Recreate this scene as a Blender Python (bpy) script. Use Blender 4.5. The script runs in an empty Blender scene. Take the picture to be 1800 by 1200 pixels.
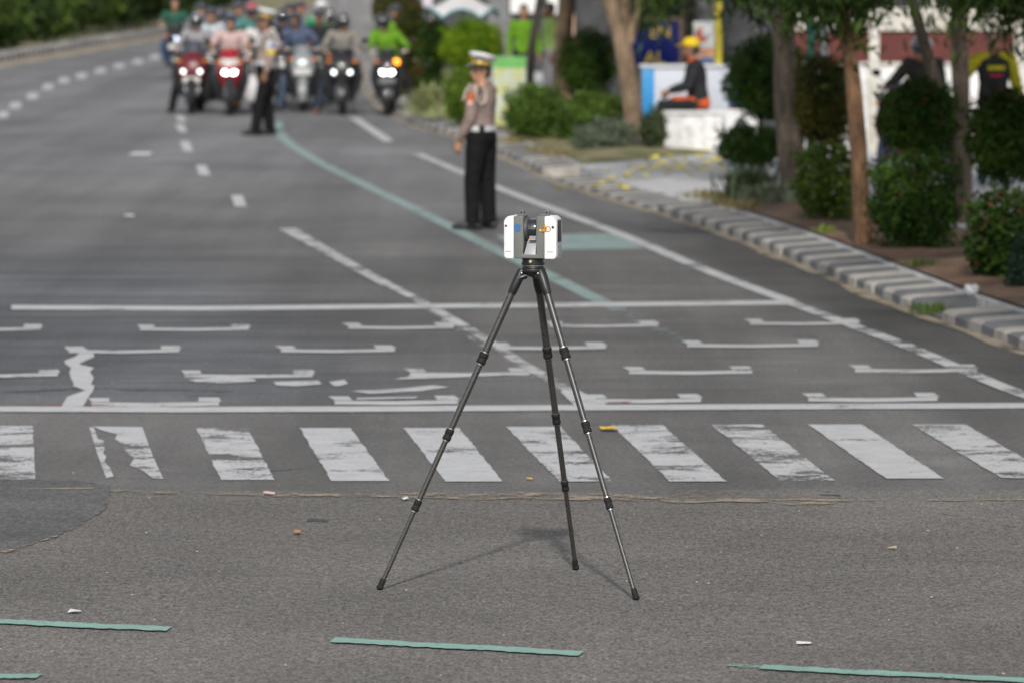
import bpy, bmesh, math, random
import numpy as np
from mathutils import Vector, Matrix

R = math.radians
scene = bpy.context.scene
COL = scene.collection
rng = random.Random(7)
nrg = np.random.default_rng(11)

# ------------------------------------------------------------------ camera
FPX, CX, CY, CAMH = 9300.0, 900.0, 600.0, 2.86      # focal length in pixels of the 1800 px photograph
PITCH = math.atan(710.0 / FPX)
cam = bpy.data.cameras.new('camera')
cam.sensor_width = 36.0
cam.lens = FPX * 36.0 / 1800.0
cam.clip_end = 4000
cam.clip_start = 0.1
cam.dof.use_dof = True
cam.dof.focus_distance = 23.3
cam.dof.aperture_fstop = 4.2
camo = bpy.data.objects.new('camera', cam)
COL.objects.link(camo)
camo.location = (0, 0, CAMH)
camo.rotation_euler = (R(90) - PITCH, 0, 0)
scene.camera = camo

# ------------------------------------------------------------------ world, sun, exposure
SUN_EL = 36.0
w = bpy.data.worlds.new('World')
scene.world = w
w.use_nodes = True
nt = w.node_tree
bg = nt.nodes['Background']
sky = nt.nodes.new('ShaderNodeTexSky')
sky.sky_type = 'NISHITA'
sky.sun_disc = False
sky.sun_elevation = R(SUN_EL)
sky.sun_rotation = R(182)
sky.air_density = 1.0
sky.dust_density = 1.6
sky.ozone_density = 1.0
hs = nt.nodes.new('ShaderNodeHueSaturation')
hs.inputs['Saturation'].default_value = 0.26
nt.links.new(sky.outputs[0], hs.inputs['Color'])
nt.links.new(hs.outputs[0], bg.inputs['Color'])
bg.inputs['Strength'].default_value = 0.11
sl = bpy.data.lights.new('sun', 'SUN')
sl.energy = 2.5
sl.angle = R(2.2)
sl.color = (1.0, 0.95, 0.88)
so = bpy.data.objects.new('sun', sl)
COL.objects.link(so)
so.rotation_euler = (R(90 - SUN_EL), 0, R(-2))
scene.view_settings.view_transform = 'Standard'
scene.view_settings.look = 'None'
scene.view_settings.exposure = 0.50
scene.view_settings.gamma = 1.0
scene.view_settings.use_curve_mapping = False
scene.cycles.use_denoising = True
scene.cycles.max_bounces = 6
scene.cycles.transparent_max_bounces = 8

# ------------------------------------------------------------------ photo pixel -> place
def ray(x, y):
    a, b = (x - CX) / FPX, (y - CY) / FPX
    c, s = math.cos(PITCH), math.sin(PITCH)
    return Vector((a, c - b * s, -s - b * c))

def G(x, y, z=0.0):                 # the point of height z seen at a pixel
    d = ray(x, y)
    t = (z - CAMH) / d.z
    return Vector((d.x * t, d.y * t, z))

def D(x, y, Y):                     # the point at distance Y seen at a pixel
    d = ray(x, y)
    t = Y / d.y
    return Vector((d.x * t, Y, CAMH + d.z * t))

# ------------------------------------------------------------------ mesh collector
class M:
    def __init__(s):
        s.v, s.f = [], []

    def add(s, verts, faces, T=None):
        o = len(s.v)
        if T is not None:
            verts = [T @ Vector(p) for p in verts]
        s.v.extend([tuple(p) for p in verts])
        s.f.extend([tuple(i + o for i in f) for f in faces])
        return s

    def box(s, c, size, rot=None, T=None, taper=1.0):
        hx, hy, hz = size[0] / 2, size[1] / 2, size[2] / 2
        vs = []
        for z, k in ((-hz, 1.0), (hz, taper)):
            vs += [(-hx * k, -hy * k, z), (hx * k, -hy * k, z), (hx * k, hy * k, z), (-hx * k, hy * k, z)]
        mt = Matrix.Translation(Vector(c))
        if rot is not None:
            mt = mt @ rot.to_4x4()
        if T is not None:
            mt = T @ mt
        return s.add(vs, [(3, 2, 1, 0), (4, 5, 6, 7), (0, 1, 5, 4), (1, 2, 6, 5), (2, 3, 7, 6), (3, 0, 4, 7)], mt)

    def tube(s, pts, rad, n=10, side=None, round_ends=False):
        P = [Vector(p) for p in pts]
        k = len(P)
        rad = list(rad) if isinstance(rad, (list, tuple)) else [rad] * k
        if isinstance(side, list):
            sides = [Vector(q) for q in side]
        else:
            sides = [Vector(side) if side is not None else None] * k
        if round_ends:
            r0 = rad[0] if not isinstance(rad[0], tuple) else min(rad[0])
            r1 = rad[-1] if not isinstance(rad[-1], tuple) else min(rad[-1])
            sc = lambda r, q: (r[0] * q, r[1] * q) if isinstance(r, tuple) else r * q
            d0, d1 = (P[0] - P[1]).normalized(), (P[-1] - P[-2]).normalized()
            P = [P[0] + d0 * r0 * .85, P[0] + d0 * r0 * .5] + P + [P[-1] + d1 * r1 * .5, P[-1] + d1 * r1 * .85]
            rad = [sc(rad[0], .45), sc(rad[0], .84)] + rad + [sc(rad[-1], .84), sc(rad[-1], .45)]
            sides = [sides[0]] * 2 + sides + [sides[-1]] * 2
            k = len(P)
        o = len(s.v)
        prev = None
        for i in range(k):
            t = (P[min(i + 1, k - 1)] - P[max(i - 1, 0)])
            t = t.normalized() if t.length > 1e-9 else Vector((0, 0, 1))
            a = sides[i] if sides[i] is not None else prev
            if a is None:
                a = Vector((1, 0, 0)) if abs(t.x) < .9 else Vector((0, 1, 0))
            a = a - t * a.dot(t)
            if a.length < 1e-6:
                a = t.orthogonal()
            a.normalize()
            prev = a
            b = t.cross(a)
            r = rad[i]
            ra, rb = r if isinstance(r, tuple) else (r, r)
            for j in range(n):
                th = 2 * math.pi * j / n
                s.v.append(tuple(P[i] + a * (ra * math.cos(th)) + b * (rb * math.sin(th))))
        for i in range(k - 1):
            for j in range(n):
                q = (j + 1) % n
                s.f.append((o + i * n + j, o + i * n + q, o + (i + 1) * n + q, o + (i + 1) * n + j))
        s.f.append(tuple(o + j for j in reversed(range(n))))
        s.f.append(tuple(o + (k - 1) * n + j for j in range(n)))
        return s

    def ball(s, c, r, n=12, T=None):
        if not isinstance(r, tuple):
            r = (r, r, r)
        m2 = max(6, n // 2 + 2)
        vs, fs = [(0, 0, -1)], []
        for i in range(1, m2):
            ph = -math.pi / 2 + math.pi * i / m2
            for j in range(n):
                th = 2 * math.pi * j / n
                vs.append((math.cos(ph) * math.cos(th), math.cos(ph) * math.sin(th), math.sin(ph)))
        vs.append((0, 0, 1))
        top = len(vs) - 1
        for j in range(n):
            fs.append((0, 1 + (j + 1) % n, 1 + j))
            fs.append((top, top - n + j, top - n + (j + 1) % n))
        for i in range(m2 - 2):
            for j in range(n):
                a, b = 1 + i * n + j, 1 + i * n + (j + 1) % n
                fs.append((a, b, b + n, a + n))
        mt = Matrix.Translation(Vector(c)) @ Matrix.Diagonal((r[0], r[1], r[2], 1))
        if T is not None:
            mt = T @ mt
        return s.add(vs, fs, mt)

    def lathe(s, prof, n=20, T=None):          # prof: (radius, z) from bottom to top, closed at both ends
        vs, fs = [], []
        for r, z in prof:
            for j in range(n):
                th = 2 * math.pi * j / n
                vs.append((r * math.cos(th), r * math.sin(th), z))
        k = len(prof)
        for i in range(k - 1):
            for j in range(n):
                q = (j + 1) % n
                fs.append((i * n + j, i * n + q, (i + 1) * n + q, (i + 1) * n + j))
        fs.append(tuple(reversed(range(n))))
        fs.append(tuple((k - 1) * n + j for j in range(n)))
        return s.add(vs, fs, T)

    def torus(s, c, RR, r, axis='x', n=28, m=10, sq=1.0):
        vs, fs = [], []
        for i in range(n):
            a = 2 * math.pi * i / n
            for j in range(m):
                b = 2 * math.pi * j / m
                rr = RR + r * math.cos(b)
                p = (r * sq * math.sin(b), rr * math.cos(a), rr * math.sin(a))
                if axis == 'y':
                    p = (p[1], p[0], p[2])
                elif axis == 'z':
                    p = (p[1], p[2], p[0])
                vs.append((p[0] + c[0], p[1] + c[1], p[2] + c[2]))
        for i in range(n):
            for j in range(m):
                i2, j2 = (i + 1) % n, (j + 1) % m
                fs.append((i * m + j, i2 * m + j, i2 * m + j2, i * m + j2))
        return s.add(vs, fs)

    def prism(s, poly, depth, T=None):          # outline in x,z extruded along +y
        n = len(poly)
        vs = [(p[0], 0, p[1]) for p in poly] + [(p[0], depth, p[1]) for p in poly]
        fs = [tuple(range(n)), tuple(reversed(range(n, 2 * n)))]
        for i in range(n):
            j = (i + 1) % n
            fs.append((i, i + n, j + n, j))
        return s.add(vs, fs, T)

    def quad(s, a, b, c, d):
        return s.add([a, b, c, d], [(0, 1, 2, 3)])

def build(name, m, mat, parent=None, bevel=0.0, seg=2, voxel=0.0, smooth_it=4, sharp=38, flat=False):
    me = bpy.data.meshes.new(name)
    me.from_pydata(m.v, [], m.f)
    me.update()
    bm = bmesh.new()
    bm.from_mesh(me)
    bmesh.ops.recalc_face_normals(bm, faces=bm.faces[:])
    if bevel > 0:
        es = [e for e in bm.edges if len(e.link_faces) == 2 and e.calc_face_angle(0) > R(32)]
        bmesh.ops.bevel(bm, geom=es, offset=bevel, segments=seg, profile=.6, affect='EDGES', clamp_overlap=True)
    bm.to_mesh(me)
    bm.free()
    o = bpy.data.objects.new(name, me)
    COL.objects.link(o)
    if voxel > 0:
        md = o.modifiers.new('r', 'REMESH')
        md.mode = 'VOXEL'
        md.voxel_size = voxel
        md.adaptivity = 0.0
        ms = o.modifiers.new('s', 'SMOOTH')
        ms.factor = .5
        ms.iterations = smooth_it
        dg = bpy.context.evaluated_depsgraph_get()
        me2 = bpy.data.meshes.new_from_object(o.evaluated_get(dg))
        o.modifiers.clear()
        o.data = me2
        bpy.data.meshes.remove(me)
        me = me2
        me.name = name
        me.materials.clear()
    if mat is not None:
        me.materials.append(mat)
    if not flat:
        me.polygons.foreach_set('use_smooth', [True] * len(me.polygons))
        if voxel == 0:
            me.set_sharp_from_angle(angle=R(sharp))
    if parent is not None:
        o.parent = parent
    return o

def tag(o, label=None, cat=None, group=None, kind=None):
    if label: o['label'] = label
    if cat: o['category'] = cat
    if group: o['group'] = group
    if kind: o['kind'] = kind
    return o

def thing(name, label, cat, loc=(0, 0, 0), rz=0.0, group=None, s=1.0):
    o = bpy.data.objects.new(name, None)
    o.empty_display_size = .2
    COL.objects.link(o)
    o.location = loc
    o.rotation_euler = (0, 0, rz)
    o.scale = (s, s, s)
    return tag(o, label, cat, group)

def yaw_of(fx, fy):                 # local facing is -Y
    return math.atan2(fx, -fy)

# ------------------------------------------------------------------ materials
MATS = {}
def mat(name, col, rough=.5, metal=0.0, var=.15, scale=9.0, bump=0.0, emit=0.0, spec=.5, coat=0.0):
    if name in MATS:
        return MATS[name]
    m = bpy.data.materials.new(name)
    m.use_nodes = True
    t = m.node_tree
    b = t.nodes['Principled BSDF']
    b.inputs['Roughness'].default_value = rough
    b.inputs['Metallic'].default_value = metal
    b.inputs['Specular IOR Level'].default_value = spec
    b.inputs['Coat Weight'].default_value = coat
    tc = t.nodes.new('ShaderNodeTexCoord')
    nz = t.nodes.new('ShaderNodeTexNoise')
    nz.inputs['Scale'].default_value = scale
    nz.inputs['Detail'].default_value = 6
    nz.inputs['Roughness'].default_value = .65
    t.links.new(tc.outputs['Object'], nz.inputs['Vector'])
    mr = t.nodes.new('ShaderNodeMapRange')
    mr.inputs['From Min'].default_value = .3
    mr.inputs['From Max'].default_value = .7
    mr.inputs['To Min'].default_value = 1 - var
    mr.inputs['To Max'].default_value = 1 + var
    t.links.new(nz.outputs['Fac'], mr.inputs['Value'])
    mx = t.nodes.new('ShaderNodeVectorMath')
    mx.operation = 'SCALE'
    mx.inputs[0].default_value = col[:3]
    t.links.new(mr.outputs[0], mx.inputs['Scale'])
    t.links.new(mx.outputs[0], b.inputs['Base Color'])
    r2 = t.nodes.new('ShaderNodeMapRange')
    r2.inputs['To Min'].default_value = max(.03, rough - .12)
    r2.inputs['To Max'].default_value = min(1, rough + .12)
    t.links.new(nz.outputs['Fac'], r2.inputs['Value'])
    t.links.new(r2.outputs[0], b.inputs['Roughness'])
    if bump > 0:
        bp = t.nodes.new('ShaderNodeBump')
        bp.inputs['Strength'].default_value = bump
        bp.inputs['Distance'].default_value = .01
        t.links.new(nz.outputs['Fac'], bp.inputs['Height'])
        t.links.new(bp.outputs[0], b.inputs['Normal'])
    if emit > 0:
        b.inputs['Emission Color'].default_value = (*col[:3], 1)
        b.inputs['Emission Strength'].default_value = emit
    MATS[name] = m
    return m

class NT:                            # tiny node helper
    def __init__(s, name):
        s.m = bpy.data.materials.new(name)
        s.m.use_nodes = True
        s.t = s.m.node_tree
        s.b = s.t.nodes['Principled BSDF']
        s.out = s.t.nodes['Material Output']
        s.tc = s.t.nodes.new('ShaderNodeTexCoord')

    def noise(s, scale, detail=4, rough=.6, vec=None, stretch=None):
        n = s.t.nodes.new('ShaderNodeTexNoise')
        n.inputs['Scale'].default_value = scale
        n.inputs['Detail'].default_value = detail
        n.inputs['Roughness'].default_value = rough
        v = vec or s.tc.outputs['Object']
        if stretch:
            mp = s.t.nodes.new('ShaderNodeMapping')
            mp.inputs['Scale'].default_value = stretch
            s.t.links.new(v, mp.inputs['Vector'])
            v = mp.outputs[0]
        s.t.links.new(v, n.inputs['Vector'])
        return n.outputs['Fac']

    def rng(s, v, a, b, c=0.0, d=1.0, smooth=False):
        n = s.t.nodes.new('ShaderNodeMapRange')
        if smooth: n.interpolation_type = 'SMOOTHSTEP'
        n.inputs['From Min'].default_value = a
        n.inputs['From Max'].default_value = b
        n.inputs['To Min'].default_value = c
        n.inputs['To Max'].default_value = d
        s.t.links.new(v, n.inputs['Value'])
        return n.outputs[0]

    def mix(s, f, a, b):
        n = s.t.nodes.new('ShaderNodeMix')
        n.data_type = 'RGBA'
        if isinstance(f, float): n.inputs[0].default_value = f
        else: s.t.links.new(f, n.inputs[0])
        for k, v in ((6, a), (7, b)):
            if isinstance(v, tuple): n.inputs[k].default_value = (*v[:3], 1)
            else: s.t.links.new(v, n.inputs[k])
        return n.outputs[2]

    def math(s, op, a, b=0.0):
        n = s.t.nodes.new('ShaderNodeMath')
        n.operation = op
        for k, v in ((0, a), (1, b)):
            if isinstance(v, (int, float)): n.inputs[k].default_value = v
            else: s.t.links.new(v, n.inputs[k])
        return n.outputs[0]

    def sep(s):
        n = s.t.nodes.new('ShaderNodeSeparateXYZ')
        s.t.links.new(s.tc.outputs['Object'], n.inputs[0])
        return n.outputs

    def scale(s, colr, f):
        n = s.t.nodes.new('ShaderNodeVectorMath')
        n.operation = 'SCALE'
        s.t.links.new(colr, n.inputs[0])
        if isinstance(f, float): n.inputs['Scale'].default_value = f
        else: s.t.links.new(f, n.inputs['Scale'])
        return n.outputs[0]

    def attr(s, name, typ='GEOMETRY'):
        n = s.t.nodes.new('ShaderNodeAttribute')
        n.attribute_name = name
        n.attribute_type = typ
        return n

    def link(s, a, b):
        s.t.links.new(a, b)

    def bump(s, h, strength=.4, dist=.01):
        n = s.t.nodes.new('ShaderNodeBump')
        n.inputs['Strength'].default_value = strength
        n.inputs['Distance'].default_value = dist
        s.t.links.new(h, n.inputs['Height'])
        s.t.links.new(n.outputs[0], s.b.inputs['Normal'])

def asphalt_material():
    k = NT('worn asphalt')
    X, Y, Z = k.sep()
    grain = k.noise(70, 2, .6, stretch=(1, .5, 1))
    grain2 = k.noise(26, 3, .7, stretch=(1, .5, 1))
    mid = k.noise(2.2, 6, .65)
    low = k.noise(.35, 4, .6, stretch=(1, .55, 1))
    streak = k.noise(1.1, 6, .68, stretch=(.22, 1.5, 1))
    wob = k.math('MULTIPLY', k.math('SUBTRACT', k.noise(.9, 4), .5), .5)
    yy = k.math('ADD', Y, wob)
    near = k.rng(yy, 27.25, 27.35, 1.0, 0.0)                       # older, browner course in front of the seam
    box = k.math('MULTIPLY', k.rng(yy, 31.6, 33.2, 0, 1, True), k.rng(yy, 44, 55, 1, 0, True))
    left = k.rng(k.math('ADD', X, k.math('MULTIPLY', Y, .14)), 5.2, 3.0, 0, 1, True)
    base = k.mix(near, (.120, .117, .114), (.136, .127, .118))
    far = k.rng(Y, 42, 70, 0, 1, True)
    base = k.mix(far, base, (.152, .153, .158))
    base = k.mix(k.math('MULTIPLY', box, left), base, (.108, .111, .120))
    f = k.math('MULTIPLY', k.rng(low, .3, .7, .82, 1.15), k.rng(mid, .3, .7, .88, 1.12))
    sk = k.rng(streak, .36, .66, .62, 1.12)
    f = k.math('MULTIPLY', f, k.mix(k.math('MULTIPLY', box, k.rng(left, 0, 1, .45, 1.0)), (1, 1, 1), sk))
    gr = k.math('MULTIPLY', k.rng(grain, .36, .64, .58, 1.42), k.rng(grain2, .36, .64, .72, 1.28))
    gr = k.mix(k.rng(near, 0, 1, .55, 1.0), (1, 1, 1), gr)
    f = k.math('MULTIPLY', f, gr)
    side = k.math('ADD', k.math('ADD', X, k.math('MULTIPLY', Y, .12)), k.math('MULTIPLY', wob, .5))      # asphalt colour darkened in the strip by the kerb
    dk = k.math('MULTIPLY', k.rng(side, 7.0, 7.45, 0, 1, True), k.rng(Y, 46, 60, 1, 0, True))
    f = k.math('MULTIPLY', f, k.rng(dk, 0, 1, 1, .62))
    lane = k.noise(.9, 4, .6, stretch=(1.1, .05, 1))                                                     # tyre polished lanes along the road
    f = k.math('MULTIPLY', f, k.mix(near, k.rng(lane, .36, .64, .80, 1.16), (1, 1, 1)))
    blot = k.noise(.22, 5, .7)
    f = k.math('MULTIPLY', f, k.rng(blot, .38, .62, .84, 1.10))
    stain = k.rng(k.noise(.8, 6, .7, stretch=(.5, 1, 1)), .60, .72, 1, .80)                               # oil and tyre stains
    f = k.math('MULTIPLY', f, stain)
    k.link(k.scale(base, f), k.b.inputs['Base Color'])
    k.link(k.rng(mid, .3, .7, .68, .9), k.b.inputs['Roughness'])
    k.b.inputs['Specular IOR Level'].default_value = .25
    k.bump(grain, .6, .008)
    return k.m

def paint_material(name, col, wear_attr=True, default=.45, sc=3.0):
    k = NT(name)
    n1 = k.noise(sc * .8, 9, .78, stretch=(.7, 1.1, 1))
    n2 = k.noise(45, 3, .7)
    n3 = k.noise(.8, 3, .5)
    v = k.math('ADD', k.math('MULTIPLY', n1, .67), k.math('ADD', k.math('MULTIPLY', n2, .21), k.math('MULTIPLY', n3, .12)))
    a = k.attr('wear', 'OBJECT').outputs['Fac'] if wear_attr else None
    thr = a if a is not None else default
    mask = k.rng(k.math('SUBTRACT', v, thr), -.012, .02, 0, 1)
    dirt = k.rng(k.noise(6, 5, .7), .3, .75, 1.08, .78)
    fine = k.rng(n2, .3, .7, .9, 1.08)
    rgb = k.t.nodes.new('ShaderNodeRGB')
    rgb.outputs[0].default_value = (*col, 1)
    k.link(k.scale(rgb.outputs[0], k.math('MULTIPLY', dirt, fine)), k.b.inputs['Base Color'])
    k.b.inputs['Roughness'].default_value = .7
    tr = k.t.nodes.new('ShaderNodeBsdfTransparent')
    ms = k.t.nodes.new('ShaderNodeMixShader')
    k.link(mask, ms.inputs[0])
    k.link(tr.outputs[0], ms.inputs[1])
    k.link(k.b.outputs[0], ms.inputs[2])
    k.link(ms.outputs[0], k.out.inputs['Surface'])
    return k.m

def leaf_material(name, trans=.25):
    k = NT(name)
    a = k.attr('tint')
    k.link(a.outputs['Color'], k.b.inputs['Base Color'])
    k.b.inputs['Roughness'].default_value = .6
    k.b.inputs['Specular IOR Level'].default_value = .12
    tl = k.t.nodes.new('ShaderNodeBsdfTranslucent')
    k.link(k.scale(a.outputs['Color'], 1.1), tl.inputs['Color'])
    ms = k.t.nodes.new('ShaderNodeMixShader')
    ms.inputs[0].default_value = trans
    k.link(k.b.outputs[0], ms.inputs[1])
    k.link(tl.outputs[0], ms.inputs[2])
    k.link(ms.outputs[0], k.out.inputs['Surface'])
    return k.m

def two_tone(name, a, b, sc, lo=.42, hi=.6, rough=.85, bump=.4, detail=6, stretch=None, dist=.02):
    k = NT(name)
    n = k.noise(sc, detail, .65, stretch=stretch)
    n2 = k.noise(sc * 9, 4, .7)
    c = k.mix(k.rng(n, lo, hi), a, b)
    k.link(k.scale(c, k.rng(n2, .3, .7, .72, 1.28)), k.b.inputs['Base Color'])
    k.b.inputs['Roughness'].default_value = rough
    if bump: k.bump(n2, bump, dist)
    return k.m

def brick_material(name, c1, c2, mortar, scale, rough=.8, vertical=True):
    k = NT(name)
    X, Y, Z = k.sep()
    cb = k.t.nodes.new('ShaderNodeCombineXYZ')
    k.link(X, cb.inputs[0])
    k.link(Z if vertical else Y, cb.inputs[1])
    br = k.t.nodes.new('ShaderNodeTexBrick')
    br.inputs['Color1'].default_value = (*c1, 1)
    br.inputs['Color2'].default_value = (*c2, 1)
    br.inputs['Mortar'].default_value = (*mortar, 1)
    br.inputs['Scale'].default_value = scale
    br.inputs['Mortar Size'].default_value = .03
    k.link(cb.outputs[0], br.inputs['Vector'])
    n = k.noise(7, 5, .7)
    k.link(k.scale(br.outputs['Color'], k.rng(n, .3, .7, .75, 1.2)), k.b.inputs['Base Color'])
    k.b.inputs['Roughness'].default_value = rough
    return k.m

def bark_material(name, a, b):
    k = NT(name)
    n = k.noise(9, 6, .7, stretch=(1.6, 1.6, .3))
    n2 = k.noise(40, 4, .7, stretch=(1.3, 1.3, .4))
    n3 = k.noise(2.5, 4, .7, stretch=(1, 1, .6))
    c = k.mix(k.rng(n, .40, .60), a, b)
    k.link(k.scale(c, k.math('MULTIPLY', k.rng(n2, .35, .65, .55, 1.35), k.rng(n3, .4, .6, .7, 1.2))), k.b.inputs['Base Color'])
    k.b.inputs['Roughness'].default_value = .9
    k.bump(n, 1.0, .06)
    return k.m

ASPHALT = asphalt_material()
PAINT = paint_material('worn white road paint', (.43, .435, .445))
GREENP = paint_material('worn green road paint', (.20, .345, .30))
GREENF = paint_material('faded grey green road paint', (.215, .29, .28))
REDP = paint_material('worn red road paint', (.30, .09, .09))
LEAF = leaf_material('leaf')
SOIL = two_tone('red brown soil', (.085, .045, .026), (.165, .10, .06), 1.4, bump=.6)
GRASSY = two_tone('dry grass and dust', (.10, .11, .04), (.22, .18, .10), 1.1)
SAND = paint_material('dust washed along the kerb', (.29, .245, .18), True, .5, 2.2)
PAVE = brick_material('light grey pavers', (.50, .50, .51), (.44, .44, .45), (.34, .34, .345), 3.2, vertical=False)
BARK_TAN = bark_material('tan bark', (.17, .115, .072), (.26, .185, .12))
BARK_GREY = bark_material('grey brown bark', (.055, .042, .032), (.125, .095, .070))
BARK_ORANGE = bark_material('orange brown bark', (.105, .055, .026), (.19, .105, .052))
BARK_DARK = bark_material('dark bark', (.028, .021, .017), (.06, .046, .036))

# ================================================================== SETTING
def catmull(P, n=8):
    P = [Vector(p) for p in P]
    out = []
    for i in range(len(P) - 1):
        p0, p1, p2, p3 = P[max(i - 1, 0)], P[i], P[i + 1], P[min(i + 2, len(P) - 1)]
        for j in range(n):
            t = j / n
            out.append(.5 * ((2 * p1) + (-p0 + p2) * t + (2 * p0 - 5 * p1 + 4 * p2 - p3) * t * t + (-p0 + 3 * p1 - 3 * p2 + p3) * t ** 3))
    out.append(P[-1])
    return out

KERB_R = catmull([(7.6, 4, 0), (5.5, 20, 0), (4.4, 30, 0), (3.56, 36.8, 0), (3.05, 40.9, 0), (2.51, 46.7, 0), (2.05, 51.2, 0), (1.6, 54.6, 0), (1.0, 58.7, 0),
                  (.50, 62.5, 0), (-.12, 69.5, 0), (-.77, 75.6, 0), (-1.65, 82.5, 0), (-2.5, 95, 0), (-3.2, 115, 0), (-3.6, 140, 0), (-3.5, 165, 0), (-1.5, 215, 0), (6, 260, 0)])
KERB_L = catmull([(-17, 20, 0), (-14.5, 70, 0), (-12.9, 100, 0), (-11.75, 121, 0), (-10.95, 140, 0), (-10.2, 156, 0), (-8.9, 185, 0), (-6.2, 222, 0), (0, 262, 0)])

def resample(P, step):
    out, acc, want = [P[0].copy()], 0.0, step
    for a, b in zip(P, P[1:]):
        L = (b - a).length
        while acc + L >= want:
            out.append(a.lerp(b, (want - acc) / L))
            want += step
        acc += L
    return out

def offset(P, d):
    out = []
    for i, p in enumerate(P):
        t = (P[min(i + 1, len(P) - 1)] - P[max(i - 1, 0)]).normalized()
        out.append(p + Vector((t.y, -t.x, 0)) * d)
    return out

def x_at(P, Y):
    for a, b in zip(P, P[1:]):
        if a.y <= Y <= b.y:
            return a.x + (b.x - a.x) * (Y - a.y) / (b.y - a.y)
    return P[-1].x

def strip(rows, z=0.0):                     # a sheet through several parallel lines
    m = M()
    n = len(rows[0])
    for r in rows:
        for p in r:
            m.v.append((p[0], p[1], (p[2] if len(p) > 2 else 0) + z))
    for i in range(len(rows) - 1):
        for j in range(n - 1):
            m.f.append((i * n + j, (i + 1) * n + j, (i + 1) * n + j + 1, i * n + j + 1))
    return m

# ground to the horizon, and the road sheet on it
gm = M().quad((-1500, -300, -.03), (1500, -300, -.03), (1500, 2500, -.03), (-1500, 2500, -.03))
tag(build('ground', gm, GRASSY, flat=True), kind='structure')
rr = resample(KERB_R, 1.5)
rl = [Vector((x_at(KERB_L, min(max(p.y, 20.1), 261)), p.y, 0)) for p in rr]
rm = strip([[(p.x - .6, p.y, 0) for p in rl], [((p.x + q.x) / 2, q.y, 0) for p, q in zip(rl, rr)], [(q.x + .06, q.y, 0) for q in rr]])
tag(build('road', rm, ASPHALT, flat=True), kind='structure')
cm = M().quad((-40, -60, 0), (40, -60, 0), (40, 4.0, 0), (-40, 4.0, 0))
tag(build('junction_road', cm, ASPHALT, flat=True), kind='structure')

# kerbs: a row of cast blocks, painted white and dark in turn
KWHITE = mat('weathered white kerb paint', (.33, .31, .28), .8, var=.35, scale=5, bump=.3)
KDARK = mat('weathered dark kerb paint', (.11, .115, .125), .8, var=.3, scale=5, bump=.3)
def kerb(P, side, step, width, h0, name, lowfn=None, gaps=()):
    pts = resample(P, step)
    m = M()
    cols = []
    for i in range(len(pts) - 1):
        a, b = pts[i], pts[i + 1]
        y = (a.y + b.y) / 2
        if y < 2 or any(g0 < y < g1 for g0, g1 in gaps):
            continue
        t = (b - a).normalized()
        nrm = Vector((t.y, -t.x, 0)) * side
        h = h0 if lowfn is None else lowfn(y, h0)
        a, b = a + t * .008, b - t * .008
        j = rng.uniform(-.012, .012)
        a, b = a + nrm * j, b + nrm * j
        dz = rng.uniform(-.008, .008)
        prof = [(0, -.1), (.0, h * .62), (.035, h * .80 + dz), (width, h + dz + .01), (width, -.1)]
        o = len(m.v)
        for q in (a, b):
            for u, z in prof:
                v = q + nrm * u
                m.v.append((v.x, v.y, z))
        k = len(prof)
        fs = [tuple(o + z for z in range(k)), tuple(o + k + z for z in reversed(range(k)))]
        for z in range(k):
            z2 = (z + 1) % k
            fs.append((o + z, o + z2, o + k + z2, o + k + z))
        m.f += fs
        cols += [i % 2] * len(fs)
    o = build(name, m, KWHITE, flat=True)
    o.data.materials.append(KDARK)
    for p, c in zip(o.data.polygons, cols):
        p.material_index = c
    return tag(o, kind='structure')

def low(y, h):
    if 55.2 < y < 62.5:
        return .05
    return h
kerb(KERB_R, 1, .43, .50, .105, 'kerb_right', low, gaps=((39.6, 40.25), (62.6, 63.6), (66.8, 67.4)))
kerb(KERB_L, -1, .45, .30, .20, 'kerb_left')

# dust and sand lying in the gutters
for P, s, nm, wdt in ((KERB_R, -1, 'gutter_dust_right', .15), (KERB_L, 1, 'gutter_dust_left', 1.0)):
    q = resample(P, .4)
    a = offset(q, 0.0)
    b = [p + (c - p) * (.75 + .25 * math.sin(i * .7) * math.sin(i * .23 + 1)) for i, (p, c) in enumerate(zip(a, offset(q, s * wdt)))]
    o = build(nm, strip([a, b], .004), SAND, flat=True)
    o['wear'] = .40 if P is KERB_L else .455
    tag(o, kind='structure')

# pavement behind the right kerb, with planted soil strips on it
q = resample(KERB_R, .8)
def ramp(y):
    return -.075 * max(0, min(1, (y - 54.6) / .7)) * max(0, min(1, (63.0 - y) / .7))
pv = strip([[(*p.xy, -.2) for p in offset(q, .42)], [(*p.xy, ramp(p.y)) for p in offset(q, .44)], [(*p.xy, ramp(p.y) * .5) for p in offset(q, .9)], [(*p.xy, .0) for p in offset(q, 1.5)], [(*p.xy, .0) for p in offset(q, 12)]], .12)
tag(build('pavement', pv, PAVE, flat=True), kind='structure')
def soil(y0, y1, wid, name, matl, skew=0.0):
    q = [p for p in resample(KERB_R, .25) if y0 < p.y < y1]
    rows = []
    for j in range(9):
        u = j / 8
        off = offset(q, .50 + wid * u)
        row = []
        for i, p in enumerate(off):
            e = min(i, len(q) - 1 - i) * .25
            sq = min(1, e / .6)
            z = .125 + sq * (.04 * math.sin(math.pi * min(1, u * 1.1)) + .025 * math.sin(p.y * 2.1 + u * 5) * math.sin(p.x * 3.3 + p.y) * math.sin(math.pi * u) + .02)
            if j == 8: z = .115
            wob = .12 * math.sin(p.y * 1.7) + .07 * math.sin(p.y * 4.3)
            row.append((p.x + wob * u, p.y - skew * u, z))
        rows.append(row)
    tag(build(name, strip(rows), matl), kind='structure')
soil(24, 55.9, 1.55, 'planting_soil', SOIL, skew=0)
soil(63.8, 130, 1.75, 'verge_soil', GRASSY, skew=-3.6)
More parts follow.
